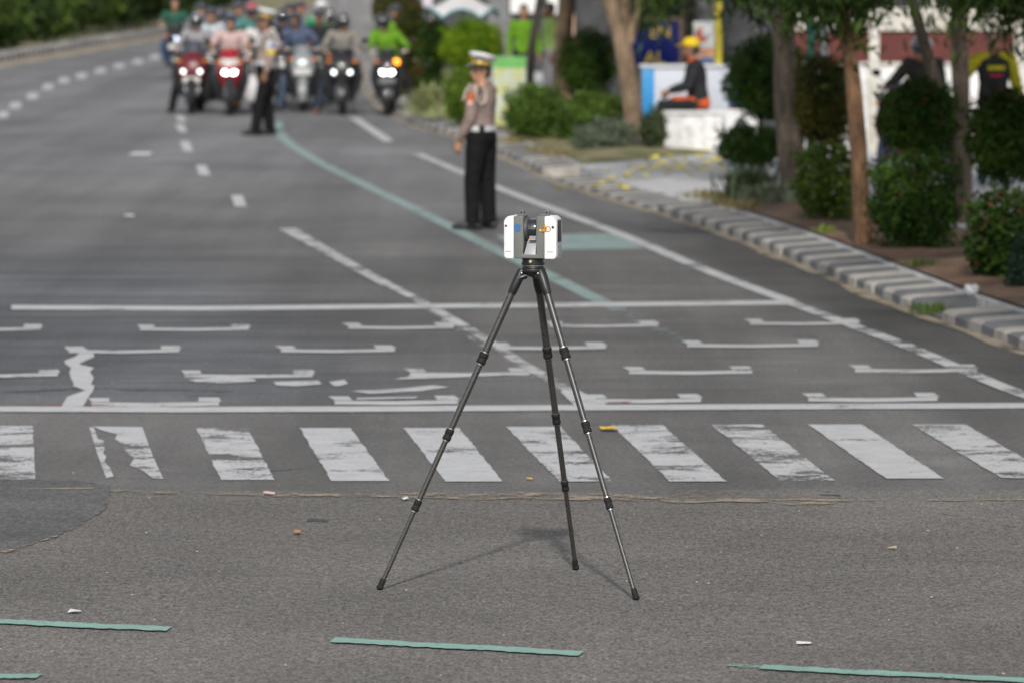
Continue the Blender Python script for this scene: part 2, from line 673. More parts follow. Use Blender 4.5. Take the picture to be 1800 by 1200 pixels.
ql = resample(KERB_L, 1.0)
tag(build('verge_left', strip([[(*p.xy, .17) for p in offset(ql, -.28)], [(*p.xy, .20) for p in offset(ql, -4)], [(*p.xy, .1) for p in offset(ql, -30)]]), GRASSY, flat=True), kind='structure')

# ------------------------------------------------------------------ road markings (pixels of the photograph laid on the road)
ZK = 0
def marking(name, polys, wear, mt=PAINT, z=.004, wob=0.0):
    m = M()
    for p in polys:
        vs = []
        for x, y in p:
            g = G(x, y)
            vs.append((g.x + rng.uniform(-wob, wob), g.y + rng.uniform(-wob, wob), z))
        m.add(vs, [tuple(range(len(vs)))])
    o = build(name, m, mt, flat=True)
    o['wear'] = wear
    global ZK
    ZK += 1
    o.location.z = (ZK % 23) * .00018
    return tag(o, kind='structure')

def band(pts, hy):                     # a line across the road: pixel points and half heights
    up = [(x, y - hy) for x, y in pts]
    return up + [(x, y + hy) for x, y in reversed(pts)]

def ground_band(pts, width):           # a line along the road, of even width in metres, as one strip
    P = [G(x, y) for x, y in pts]
    P = resample(catmull(P, 12), .5) + [P[-1]]
    return offset(P, -width / 2), offset(P, width / 2)

def line(name, pts, width, wear, mt=PAINT, z=.004):
    a, b = ground_band(pts, width)
    o = build(name, strip([a, b], z), mt, flat=True)
    o['wear'] = wear
    global ZK
    ZK += 1
    o.location.z = (ZK % 23) * .00018
    return tag(o, kind='structure')

# zebra crossing
ZT = [(-45, 58, -50, 62, .48), (157, 250, 190, 287, .0), (345, 435, 388, 483, .474), (527, 617, 583, 684, .425), (710, 808, 783, 883, .415), (890, 985, 983, 1077, .462),
      (1075, 1165, 1178, 1277, .462), (1250, 1340, 1372, 1468, .474), (1420, 1515, 1558, 1660, .415), (1603, 1697, 1760, 1860, .465)]
for i, (a, b, c, d, wr) in enumerate(ZT):
    yt = [749, 751, 753, 753, 753, 751, 748, 747, 747, 747][i]
    yb = [843, 841, 844, 846, 847, 847, 847, 846, 842, 841][i]
    if wr == 0:
        marking('zebra_stripe', [[(157, 751), (165, 752), (172, 772), (182, 775), (184, 790), (181, 797), (187, 803), (183, 812), (193, 822), (200, 838), (187, 841), (176, 812), (170, 795)],
                                 [(163, 750), (250, 751), (268, 800), (287, 842), (268, 841), (252, 828), (228, 818), (236, 806), (222, 795), (214, 780), (202, 772), (206, 764), (182, 758)]], .455)
        continue
    poly = []
    for k in range(27):
        u = k / 26
        poly.append((a + (c - a) * u + rng.uniform(-1.7, 1.7), yt + (yb - yt) * u))
    for k in range(26, -1, -1):
        u = k / 26
        poly.append((b + (d - b) * u + rng.uniform(-1.7, 1.7), yt + (yb - yt) * u))
    marking('zebra_stripe', [poly], wr)
# stop lines across the road
marking('stop_line', [band([(20, 541.5), (350, 543.5), (700, 540), (1050, 537), (1395, 533)], 3.9)], .425)
marking('stop_line', [band([(-60, 719.5), (300, 721), (700, 719.5), (1100, 717), (1900, 713.5)], 4.8)], .415)
# motorcycle bay brackets
rows = [(577, [(-110, 72), (240, 437), (606, 798), (960, 1157), (1312, 1510)]),
        (616, [(115, 315), (488, 694), (865, 1065), (1202, 1438)]),
        (658, [(-95, 102), (318, 550), (715, 932), (1100, 1322), (1497, 1717)]),
        (706, [(155, 385), (582, 805), (1030, 1232), (1415, 1648)])]
dy = {0: [1, 1, -2, -5, -9], 1: [1, 0, -5, -9], 2: [1, 1, -2, -5, -8], 3: [3, 0, -3, -5]}
for r, (y, segs) in enumerate(rows):
    th = [2.2, 2.5, 2.9, 3.4][r]
    bh = [5.5, 6.5, 7.5, 9][r]
    for i, (a, b) in enumerate(segs):
        o = dy[r][i]
        sk = 6 if a > 400 else 0
        bw = 30 + r * 2
        y2 = y + o
        marking('bay_bracket', [band([(a + 6, y2 + 2), ((a + b) / 2, y2 + 3), (b, y2 + 1)], th),
                                [(a - sk, y2 - bh), (a + bw - sk, y2 - bh), (a + bw + 2, y2 - th + 1.2), (a + 6, y2 - th + 1.2)],
                                [(b - bw - sk, y2 - bh - 1), (b - sk, y2 - bh - 1), (b + 4, y2 - th + .6), (b - bw, y2 - th + .6)]],
                [.42, .41, .45, .43][r])
# worn squiggle and smears in the bay
sq = [(112, 611, 145), (118, 616, 155), (140, 621, 164), (132, 628, 166), (113, 635, 150), (115, 641, 138), (125, 647, 165), (122, 655, 158), (124, 664, 165), (130, 676, 160), (128, 679, 166), (150, 687, 164), (118, 698, 156), (108, 715, 146)]
marking('worn_edge_line', [[(a, y) for a, y, b in sq] + [(b, y) for a, y, b in reversed(sq)]], .415)
for p, wr in (([(330, 668), (400, 663), (447, 667), (450, 671), (395, 674), (345, 672)], .44), ([(578, 672), (605, 668), (612, 675), (590, 681)], .45),
              ([(618, 688), (700, 684), (760, 678), (790, 681), (740, 688), (650, 693)], .43), ([(626, 700), (735, 698), (730, 701), (628, 703)], .46),
              ([(480, 672), (560, 670), (566, 676), (520, 680), (486, 678)], .47), ([(693, 668), (720, 661), (800, 660), (905, 656), (905, 660), (760, 666)], .44)):
    marking('paint_smear', [p], wr)
marking('red_paint_trace', [[(980, 688), (996, 686), (1046, 708), (1028, 712)], [(150, 711), (225, 713), (222, 716), (156, 715)], [(1050, 706), (1110, 706), (1108, 709), (1050, 709)], [(0, 712), (110, 710), (110, 714), (0, 716)]], .52, REDP)
# lane lines running away from the camera
line('lane_line', [(1050, 713), (1005, 690), (955, 661), (905, 632), (855, 598), (800, 565), (752, 538), (690, 505), (600, 456), (498, 405)], .095, .485)
line('lane_line', [(1000, 695), (930, 655), (870, 622), (800, 575), (745, 540)], .05, .53, z=.003)
marking('lane_line_end', [[(985, 690), (1015, 686), (1068, 712), (1010, 714)]], .42)
marking('lane_line_start', [[(490, 404), (520, 403), (695, 505), (672, 505)]], .475, z=.006)
line('edge_line', [(1830, 706), (1770, 684), (1700, 655), (1600, 612), (1510, 578), (1390, 534)], .13, .472)
line('edge_line', [(1390, 532), (1250, 480), (1090, 413), (900, 341), (733, 271)], .145, .445)
line('edge_line', [(684, 250), (622, 208)], .16, .42)
line('green_line', [(1060, 532), (960, 482), (860, 434), (750, 378), (650, 330), (560, 285), (500, 245), (487, 215)], .155, .435, GREENF)
line('green_line', [(1200, 598), (1130, 566), (1060, 533)], .14, .53, GREENF)
marking('green_bar', [[(872, 414), (1098, 411), (1132, 438), (905, 441)]], .42, GREENF)
for cx, cy, hw, hh in ((420, 354, 11, 10), (357, 300, 10, 9), (328, 258, 9, 9), (319, 226, 8, 7), (318, 209, 8, 5)):
    marking('lane_dash', [[(cx - hw - 3, cy - hh), (cx + hw - 5, cy - hh), (cx + hw + 3, cy + hh), (cx - hw + 4, cy + hh)]], .40)
for cx, cy in ((4, 203), (27, 186), (57, 170), (84, 153), (112, 142), (143, 134), (176, 125), (209, 117), (242, 109), (272, 101), (300, 94)):
    hw, hh = 9 + cy * .012, 2.2 + cy * .018
    marking('lane_dash', [[(cx - hw + 4, cy - hh), (cx + hw, cy - hh), (cx + hw - 3, cy + hh), (cx - hw, cy + hh)]], .43)
for pts in ([(-60, 1089), (0, 1093.5), (150, 1101), (297, 1107)], [(584, 1126), (720, 1134), (860, 1141), (1022, 1151)], [(1338, 1174), (1500, 1183), (1660, 1190), (1860, 1201)], [(-60, 1190), (0, 1191), (70, 1190)], [(1265, 1167), (1335, 1173)]):
    hy = 4.0 if pts[0][0] != 1265 else 2
    fine = []
    for (xa, ya), (xb, yb) in zip(pts, pts[1:]):
        for k in range(12):
            fine.append((xa + (xb - xa) * k / 12, ya + (yb - ya) * k / 12))
    fine.append(pts[-1])
    up = [(x + 5, y - hy * rng.uniform(.75, 1.15)) for x, y in fine]
    dn = [(x - 5, y + hy * rng.uniform(.75, 1.15)) for x, y in fine]
    marking('green_dash', [up + dn[::-1]], .40 if hy > 3 else .5, GREENP)
# darker repair patch at the left and the sandy seam between the two courses
def patch_material():
    k = NT('dark asphalt patch')
    g1, g2, n = k.noise(70, 2, .6, stretch=(1, .5, 1)), k.noise(26, 3, .7, stretch=(1, .5, 1)), k.noise(1.6, 5, .7)
    c = k.mix(k.rng(n, .36, .64), (.062, .062, .064), (.100, .097, .095))
    f = k.math('MULTIPLY', k.rng(g1, .36, .64, .6, 1.4), k.rng(g2, .36, .64, .7, 1.3))
    k.link(k.scale(c, f), k.b.inputs['Base Color'])
    k.b.inputs['Roughness'].default_value = .85
    k.bump(g1, .7, .008)
    return k.m
PATCH = patch_material()
pp = [(-120, 846), (60, 842), (150, 846), (190, 852), (193, 872), (186, 893), (170, 907), (140, 922), (112, 935), (95, 945), (60, 955), (20, 968), (-120, 990)]
pe = []
for (xa, ya), (xb, yb) in zip(pp, pp[1:] + pp[:1]):
    for k in range(9):
        pe.append((xa + (xb - xa) * k / 9 + rng.uniform(-5, 5), ya + (yb - ya) * k / 9 + rng.uniform(-2.2, 2.2)))
pm = M(); pm.add([(*G(x, y).xy, .0025) for x, y in pe], [tuple(range(len(pe)))])
tag(build('asphalt_patch', pm, PATCH, flat=True), kind='structure')
SEAM = paint_material('sandy seam', (.27, .225, .165), True, .45, 7)
def seam(pts, wd, wr):
    a, b = [], []
    P = resample([G(x, y) for x, y in pts], .12)
    for i, p in enumerate(P):
        a.append((p.x, p.y + wd * rng.uniform(.1, 1.3), 0)); b.append((p.x, p.y - wd * rng.uniform(.1, 1.3), 0))
    o = build('road_seam', strip([a, b], .005), SEAM, flat=True)
    global ZK
    ZK += 1
    o.location.z = (ZK % 23) * .00018
    o['wear'] = wr
    tag(o, kind='structure')
seam([(195, 861), (330, 866), (500, 869), (700, 873), (900, 875), (1100, 879), (1400, 880), (1860, 879)], .06, .505)
seam([(700, 872), (980, 873), (1180, 878), (1500, 886)], .16, .515)
seam([(200, 864), (420, 870), (600, 872)], .09, .495)
seam([(186, 893), (150, 918), (95, 945), (20, 968), (-60, 985)], .07, .525)
seam([(-40, 861), (100, 860), (190, 858)], .03, .50)
CRACK = paint_material('dark tar streak', (.045, .045, .047), True, .45, 4)
for pts, wd, wr in (([(1130, 1072), (1400, 1070), (1800, 1064)], .07, .555), ([(470, 828), (600, 818)], .02, .5), ([(1640, 900), (1860, 940)], .02, .52), ([(540, 913), (615, 917)], .10, .50), ([(1440, 869), (1500, 872)], .05, .46),
                    ([(0, 690), (150, 683), (420, 688)], .10, .52), ([(60, 640), (300, 645)], .06, .52), ([(300, 696), (900, 690)], .05, .53), ([(1390, 590), (1440, 593)], .10, .5)):
    a, b = [], []
    for p in resample([G(x, y) for x, y in pts], .12):
        a.append((p.x, p.y + wd * rng.uniform(.3, 1), 0)); b.append((p.x, p.y - wd * rng.uniform(.3, 1), 0))
    o = build('tar_streak', strip([a, b], .0018), CRACK, flat=True)
    o['wear'] = wr
    tag(o, kind='structure')

# ================================================================== SCANNER AND TRIPOD
WHITE_P = mat('white scanner plastic', (.66, .665, .67), .35, var=.03, scale=20)
GREY_P = mat('grey scanner plastic', (.115, .123, .115), .42, var=.06, scale=20)
LGREY_P = mat('light grey scanner plastic', (.27, .285, .30), .4, var=.05, scale=20)
BLACK_P = mat('black plastic', (.011, .011, .012), .42, var=.2)
RUBBER = mat('black rubber', (.010, .010, .010), .75, var=.25, bump=.2, spec=.3)
GLASSY = mat('dark glass', (.012, .014, .022), .06, spec=.9, coat=1)
DRUM = mat('glossy black drum', (.016, .017, .022), .16, spec=.8, coat=.6)
STEEL = mat('brushed steel', (.42, .42, .43), .3, 1.0, var=.1)
BLUE_S = mat('blue sticker', (.03, .12, .30), .4)
ORANGE_S = mat('orange sticker', (.42, .20, .012), .4)
YELLOW_S = mat('yellow sticker', (.80, .52, .01), .4)
INK = mat('dark ink', (.06, .06, .06), .6)

def carbon():
    k = NT('woven carbon tube')
    wv = k.t.nodes.new('ShaderNodeTexChecker')
    wv.inputs['Scale'].default_value = 150
    k.link(k.tc.outputs['Object'], wv.inputs['Vector'])
    n = k.noise(30, 4)
    c = k.mix(wv.outputs['Fac'], (.012, .0115, .011), (.050, .046, .042))
    k.link(k.scale(c, k.rng(n, .3, .7, .8, 1.2)), k.b.inputs['Base Color'])
    k.b.inputs['Roughness'].default_value = .36
    k.b.inputs['Specular IOR Level'].default_value = .55
    k.b.inputs['Coat Weight'].default_value = .35
    return k.m
CARBON = carbon()

feet = [G(668, 1036), G(1118, 1054), G(1012, 1001)]
cen = (feet[0] + feet[1] + feet[2]) / 3
apex = D(937, 466, cen.y)                       # underside of the scanner
tri = thing('tripod', 'tall black carbon tripod standing on the road in front of the zebra crossing', 'tripod', (apex.x, apex.y, 0))
base = Vector((apex.x, apex.y, 0))
ht = apex.z
m = M()
m.lathe([(.018, ht - .052), (.028, ht - .044), (.044, ht - .036), (.055, ht - .028), (.055, ht - .015), (.047, ht - .010), (.047, ht - .005)], 28)
for f in feet:
    d = (f - base).normalized()
    a = Vector((0, 0, ht - .045)) + d * .03
    m.tube([a, a + d * .042 + Vector((0, 0, -.012))], [(.026, .015), (.024, .016)], 10, side=(-d.y, d.x, 0))
build('tripod_head', m, BLACK_P, tri, bevel=.003)
m = M().lathe([(.048, ht - .0045), (.0505, ht - .003), (.0505, ht + .0), (.048, ht + .001)], 28)
build('head_ring', m, STEEL, tri)
FR = [(.257, .505, .735), (.236, .469, .708), (.251, .478, .712)]
for i, f in enumerate(feet):
    d = (f - base)
    d.z = 0
    d.normalize()
    top = Vector((0, 0, ht - .062)) + d * .068
    bot = f - base + Vector((0, 0, .012))
    ax = (bot - top).normalized()
    L = (bot - top).length
    leg = M()
    rad = [.0165, .0145, .0125, .0105]
    st = [.0] + [FR[i][0], FR[i][1], FR[i][2]] + [.985]
    for k in range(4):
        leg.tube([top + ax * L * st[k], top + ax * L * (st[k + 1] + .004)], rad[k], 16)
    lo = build('leg', leg, CARBON, tri)
    sh = M()
    sd = Vector((-d.y, d.x, 0))
    sh.tube([top - ax * .045, top - ax * .01, top + ax * .035, top + ax * .07], [(.021, .018), (.024, .022), (.0225, .0215), (.0185, .0185)], 14, side=sd)
    build('leg_socket', sh, BLACK_P, lo, bevel=.002)
    for sg in (-1, 1):
        build('hinge_bolt', M().ball(tuple(top - ax * .03 + sd * sg * .022), .007, 10), STEEL, lo)
    for k in range(3):
        c = top + ax * L * FR[i][k]
        r = rad[k] + .0045
        cm_ = M().tube([c - ax * .027, c - ax * .021, c - ax * .008, c - ax * .006, c + ax * .006, c + ax * .008, c + ax * .021, c + ax * .026],
                       [r - .002, r, r, r - .0015, r - .0015, r, r, r - .003], 18)
        tw = build('twist_lock', cm_, RUBBER, lo)
        build('lock_ring', M().tube([c - ax * .0305, c - ax * .0272], [r - .001, r - .001], 18), STEEL, lo)
        build('lock_ring', M().tube([c + ax * .0262, c + ax * .0292], [r - .002, r - .002], 18), STEEL, lo)
    ft = M().tube([bot - ax * .040, bot - ax * .030, bot - ax * .012, bot], [.0118, .0135, .0135, .012], 14, round_ends=False)
    ft.ball(tuple(bot), (.0165, .0165, .013), 12)
    build('rubber_foot', ft, RUBBER, lo)

# the scanner: local x across, -y to the camera, z = 0 at its underside
SZ = ht + .0015
sc = thing('laser_scanner', 'white and grey laser scanner head mounted on top of the carbon tripod', 'laser scanner', (apex.x, apex.y, SZ), R(-13))
UP = Matrix.Translation((0, 0, .028))
m = M().lathe([(.048, 0), (.051, .002), (.051, .009), (.047, .011), (.047, .024), (.050, .026), (.050, .030)], 28)
bs = build('mounting_base', m, BLACK_P, sc)
build('locking_knob', M().lathe([(.0085, 0), (.0085, .006), (.006, .008)], 16, Matrix.Translation((0, -.047, .016)) @ Matrix.Rotation(R(90), 4, 'X')), STEEL, bs)
build('knob_cap', M().lathe([(.004, 0), (.004, .002), (.003, .003)], 12, Matrix.Translation((0, -.0552, .016)) @ Matrix.Rotation(R(90), 4, 'X')), YELLOW_S, bs)
H = .186
z0 = .030
# grey yoke with its U-shaped opening, extruded through the depth
def rect_round(x0, x1, za, zb, r, n=4):
    out = []
    for cx, cz, a0 in ((x1 - r, zb - r, 0), (x0 + r, zb - r, 90), (x0 + r, za + r, 180), (x1 - r, za + r, 270)):
        for k in range(n + 1):
            a = R(a0 + 90 * k / n)
            out.append((cx + r * math.cos(a), cz + r * math.sin(a)))
    return out
m = M()
m.prism([(-.074, z0), (.064, z0), (.064, z0 + .181), (.058, z0 + .186), (.032, z0 + .186), (.027, z0 + .181), (.025, z0 + .085), (.028, z0 + .022), (.022, z0 + .015), (-.030, z0 + .015), (-.034, z0 + .022),
         (-.030, z0 + .085), (-.032, z0 + .181), (-.038, z0 + .186), (-.068, z0 + .186), (-.074, z0 + .181)], .112, Matrix.Translation((0, -.056, 0)))
yoke = build('yoke', m, GREY_P, sc, bevel=.004, seg=3)
# bearing bulge round the drum on the left pillar
m = M().lathe([(.050, 0), (.054, .004), (.054, .016), (.048, .020)], 28, Matrix.Translation((-.034, 0, z0 + .127)) @ Matrix.Rotation(R(90), 4, 'Y'))
build('bearing_ring', m, mat('dark grey scanner plastic', (.06, .065, .063), .4), yoke)
m = M().lathe([(.034, 0), (.043, .006), (.0445, .014), (.0445, .045), (.043, .05), (.034, .055)], 36, Matrix.Translation((-.0295, 0, z0 + .127)) @ Matrix.Rotation(R(90), 4, 'Y'))
drum = build('mirror_drum', m, DRUM, sc)
build('drum_cap', M().prism(rect_round(-.012, .018, -.006, .006, .003), .004, Matrix.Translation((.006, -.047, z0 + .093))), mat('blue grey glass', (.20, .30, .38), .15, coat=1), drum)
build('laser_slot', M().box((.006, -.046, z0 + .0835), (.032, .006, .005)), mat('copper slot', (.75, .30, .12), .35), drum, bevel=.001)
# pale sloping apron under the drum
m = M().add([(-.029, -.054, z0 + .016), (.023, -.054, z0 + .016), (.020, -.020, z0 + .078), (-.019, -.020, z0 + .078), (-.029, .054, z0 + .016), (.023, .054, z0 + .016), (.020, .020, z0 + .078), (-.019, .020, z0 + .078)],
            [(0, 1, 2, 3), (5, 4, 7, 6), (3, 2, 6, 7), (1, 5, 6, 2), (4, 0, 3, 7), (4, 5, 1, 0)])
build('apron', m, LGREY_P, yoke, bevel=.002)
# white side covers
def cover(x0, x1, zt, sgn):
    m = M()
    n = 5
    prof = [(x0, 0), (x1, 0), (x1, H), (x0, H)]
    out = []
    c = .018
    if sgn < 0:
        pts = [(x1, z0 - .002), (x0 + .010, z0 - .002), (x0 + .002, z0 + .005), (x0, z0 + .014), (x0, z0 + H - .024), (x0 + .006, z0 + H - .012), (x0 + .016, z0 + H - .003), (x0 + .026, z0 + H), (x1, z0 + H)]
    else:
        pts = [(x0, z0 - .002), (x1 - .010, z0 - .002), (x1 - .002, z0 + .005), (x1, z0 + .014), (x1, z0 + H - .024), (x1 - .006, z0 + H - .012), (x1 - .016, z0 + H - .003), (x1 - .026, z0 + H), (x0, z0 + H)]
    m.prism(pts, .122, Matrix.Translation((0, -.061, 0)))
    return build('side_cover', m, WHITE_P, sc, bevel=.006, seg=3)
cl_ = cover(-.118, -.0742, 0, -1)
cr_ = cover(.0642, .118, 0, 1)
def front_disc(x, z, r, mt, nm, par, y=-.0612, th=.0012):
    return build(nm, M().lathe([(r, 0), (r, th), (r * .7, th * 1.4)], 18, Matrix.Translation((x, y, z)) @ Matrix.Rotation(R(90), 4, 'X')), mt, par)
front_disc(-.108, z0 + .143, .0055, GLASSY, 'camera_eye', cl_)
front_disc(.103, z0 + .139, .0062, GLASSY, 'camera_eye', cr_)
# display recess on the right flank
build('side_window', M().box((.1184, .000, z0 + .118), (.002, .084, .094)), mat('dark display glass', (.010, .008, .008), .35, spec=.15), cr_, bevel=.0006)
build('side_window_frame', M().box((.1182, .000, z0 + .1685), (.004, .094, .005)).box((.1182, .000, z0 + .0665), (.004, .094, .005)).box((.1182, -.0448, z0 + .1175), (.004, .0045, .097)).box((.1182, .0448, z0 + .1175), (.004, .0045, .097)), LGREY_P, cr_, bevel=.0008)
build('battery_door', M().box((.1186, .000, z0 + .035), (.003, .084, .052)), LGREY_P, cr_, bevel=.001)
build('door_latch', M().box((.1205, -.028, z0 + .052), (.002, .006, .008)), BLACK_P, cr_, bevel=.0006)
# faint cooling ribs moulded in the covers
for par, xa, xb in ((cl_, -.115, -.077), (cr_, .067, .099)):
    m = M()
    for k in range(17):
        m.box(((xa + xb) / 2, -.0611, z0 + .045 + k * .0055), (xb - xa - .004, .0016, .0026))
    build('cooling_ribs', m, WHITE_P, par, bevel=.0006, seg=1)
# small maker's lettering, too small to read, as dashes of ink
for par, xa, n in ((cl_, -.109, 6), (cr_, .080, 6)):
    m = M()
    for k in range(n):
        m.box((xa + k * .0042, -.0613, z0 + .030 + (k % 3) * .0003), (.0028, .001, .0034 - (k % 2) * .0012))
    build('cover_lettering', m, INK, par)
# lugs on top
for x in (-.050, .064):
    m = M().box((x + (.004 if x < 0 else -.014), 0, z0 + H + .0022), (.040, .05, .0046))
    lug = build('top_plate', m, GREY_P, yoke, bevel=.0015)
    m = M().prism([(-.007, 0), (.010, 0), (.010, .015), (.006, .019), (-.003, .019), (-.008, .017), (-.008, .012), (-.004, .010)], .03, Matrix.Translation((x, -.015, z0 + H + .004)))
    build('carry_lug', m, GREY_P, yoke, bevel=.0015)
    build('lug_pin', M().lathe([(.0042, 0), (.0042, .002), (.003, .003)], 12, Matrix.Translation((x + .002, -.0151, z0 + H + .015)) @ Matrix.Rotation(R(90), 4, 'X')), BLACK_P, yoke)
# stickers: a jagged blue badge, a ringed orange emblem and a yellow warning triangle
bl = [(-.016, .012), (-.010, .014), (-.007, .019), (.000, .017), (.006, .019), (.008, .014), (.017, .013), (.013, .004), (.011, -.002), (.015, -.010), (.010, -.014), (.004, -.018), (-.003, -.018), (-.010, -.014), (-.012, -.006), (-.011, .002), (-.014, .006)]
build('blue_badge', M().prism([(p[0] - .0585, p[1] + z0 + .134) for p in bl], .0014, Matrix.Translation((0, -.0574, 0))), BLUE_S, yoke)
e = M()
e.torus((.081, -.0622, z0 + .131), .011, .0019, 'y', 24, 8)
e.torus((.064, -.0622, z0 + .133), .010, .0019, 'y', 24, 8)
e.prism([(.053, z0 + .119), (.077, z0 + .119), (.073, z0 + .124), (.0685, z0 + .151), (.066, z0 + .153), (.0635, z0 + .143), (.057, z0 + .126)], .0014, Matrix.Translation((0, -.0632, 0)))
build('orange_emblem', e, ORANGE_S, cr_)
build('warning_triangle', M().prism([(.039, z0 + .121), (.052, z0 + .121), (.0465, z0 + .132)], .0014, Matrix.Translation((0, -.0574, 0))), YELLOW_S, yoke)

# ================================================================== PEOPLE
SKIN = mat('tan skin', (.36, .19, .115), .5, var=.08, scale=25)
SKIN_D = mat('dark brown skin', (.20, .10, .062), .5, var=.08, scale=25)
HAIR = mat('black hair', (.015, .013, .012), .5, var=.3, scale=60)
EYE = mat('dark eye', (.02, .015, .012), .2)
LIP = mat('brown lips', (.28, .11, .085), .5)
def cloth(name, c, var=.22):
    if name in MATS: return MATS[name]
    m = mat(name, c, .85, var=var, scale=11, bump=.8, spec=.15)
    for n in m.node_tree.nodes:                     # soft folds rather than fine grain
        if n.type == 'BUMP': n.inputs['Distance'].default_value = .05
        if n.type == 'TEX_NOISE': n.inputs['Detail'].default_value = 2.5
    return m
BLACKC = cloth('black cloth', (.016, .016, .018))
SHOE = mat('black shoe leather', (.016, .016, .018), .35, var=.2)
BROWNSHOE = mat('brown sandal', (.16, .075, .04), .6)

STAND = dict(pelvis=(0, 0, .95), chest=(0, 0, 1.25), neck=(0, .01, 1.44), head=(0, -.015, 1.585),
             shl=(.185, .0, 1.395), shr=(-.185, .0, 1.395), ell=(.235, .03, 1.12), elr=(-.235, .03, 1.12), wrl=(.245, -.03, .87), wrr=(-.245, -.03, .87),
             hil=(.09, 0, .92), hir=(-.09, 0, .92), knl=(.10, -.015, .50), knr=(-.10, -.015, .50), anl=(.115, .02, .085), anr=(-.115, .02, .085),
             tol=(.15, -.15, .03), tor=(-.15, -.15, .03))
RIDE = dict(pelvis=(0, .24, .86), chest=(0, .19, 1.15), neck=(0, .15, 1.33), head=(0, .10, 1.475),
            shl=(.185, .15, 1.295), shr=(-.185, .15, 1.295), ell=(.30, .0, 1.09), elr=(-.30, .0, 1.09), wrl=(.285, -.235, 1.035), wrr=(-.285, -.235, 1.035),
            hil=(.09, .20, .84), hir=(-.09, .20, .84), knl=(.21, -.20, .70), knr=(-.21, -.20, .70), anl=(.155, -.20, .36), anr=(-.155, -.20, .36),
            tol=(.175, -.37, .315), tor=(-.175, -.37, .315))
FOOT_L = dict(knl=(.30, -.10, .53), anl=(.40, .0, .085), tol=(.44, -.17, .03))
FOOT_R = dict(knr=(-.30, -.10, .53), anr=(-.40, .0, .085), tor=(-.44, -.17, .03))
SIT = dict(pelvis=(0, .0, .60), chest=(0, -.03, .90), neck=(0, -.06, 1.09), head=(0, -.10, 1.235),
           shl=(.185, -.05, 1.05), shr=(-.185, -.05, 1.05), ell=(.23, -.13, .80), elr=(-.23, -.13, .80), wrl=(.10, -.36, .73), wrr=(-.10, -.36, .73),
           hil=(.09, 0, .58), hir=(-.09, 0, .58), knl=(.12, -.43, .565), knr=(-.12, -.43, .565), anl=(.12, -.42, .13), anr=(-.12, -.42, .13),
           tol=(.13, -.6, .06), tor=(-.13, -.6, .06))

def hand(m, wr, d, pn, th, curl=.35):
    d = d.normalized()
    pn = (pn - d * pn.dot(d)).normalized()
    lat = d.cross(pn)
    if lat.dot(th) < 0:
        lat = -lat
    m.tube([wr - d * .02, wr + d * .02, wr + d * .055, wr + d * .09], [(.026, .019), (.033, .016), (.041, .0145), (.036, .012)], 10, side=lat)
    for i, ln in enumerate((.070, .080, .075, .060)):
        b = wr + d * (.080 - abs(i - 1.3) * .004) + lat * (.0315 - .021 * i)
        dd, p, q = d.copy(), b.copy(), [b.copy()]
        for s, fr in ((.45, .42), (.85, .33), (.7, .25)):
            a = curl * s * 1.9
            nd = dd * math.cos(a) + pn * math.sin(a)
            npn = pn * math.cos(a) - dd * math.sin(a)
            p = p + nd * ln * fr
            q.append(p.copy())
            dd, pn2 = nd, npn
            pn_, pn = pn, npn
        m.tube(q, [.0088, .0085, .0078, .0066], 8, round_ends=True)
        pn = (Vector(m.v[0]) * 0 + d.cross(lat))
        if pn.dot(pn_) < 0: pn = -pn
    pn0 = d.cross(lat)
    if pn0.dot(pn) < 0: pn0 = -pn0
    b = wr + d * .028 + lat * .026
    t1 = (d * .55 + lat * .75 + pn0 * .35).normalized()
    t2 = (d * .9 + lat * .25 + pn0 * (.3 + curl)).normalized()
    m.tube([b, b + t1 * .038, b + t1 * .038 + t2 * .034, b + t1 * .038 + t2 * .056], [.0125, .0105, .0095, .007], 8, round_ends=True)

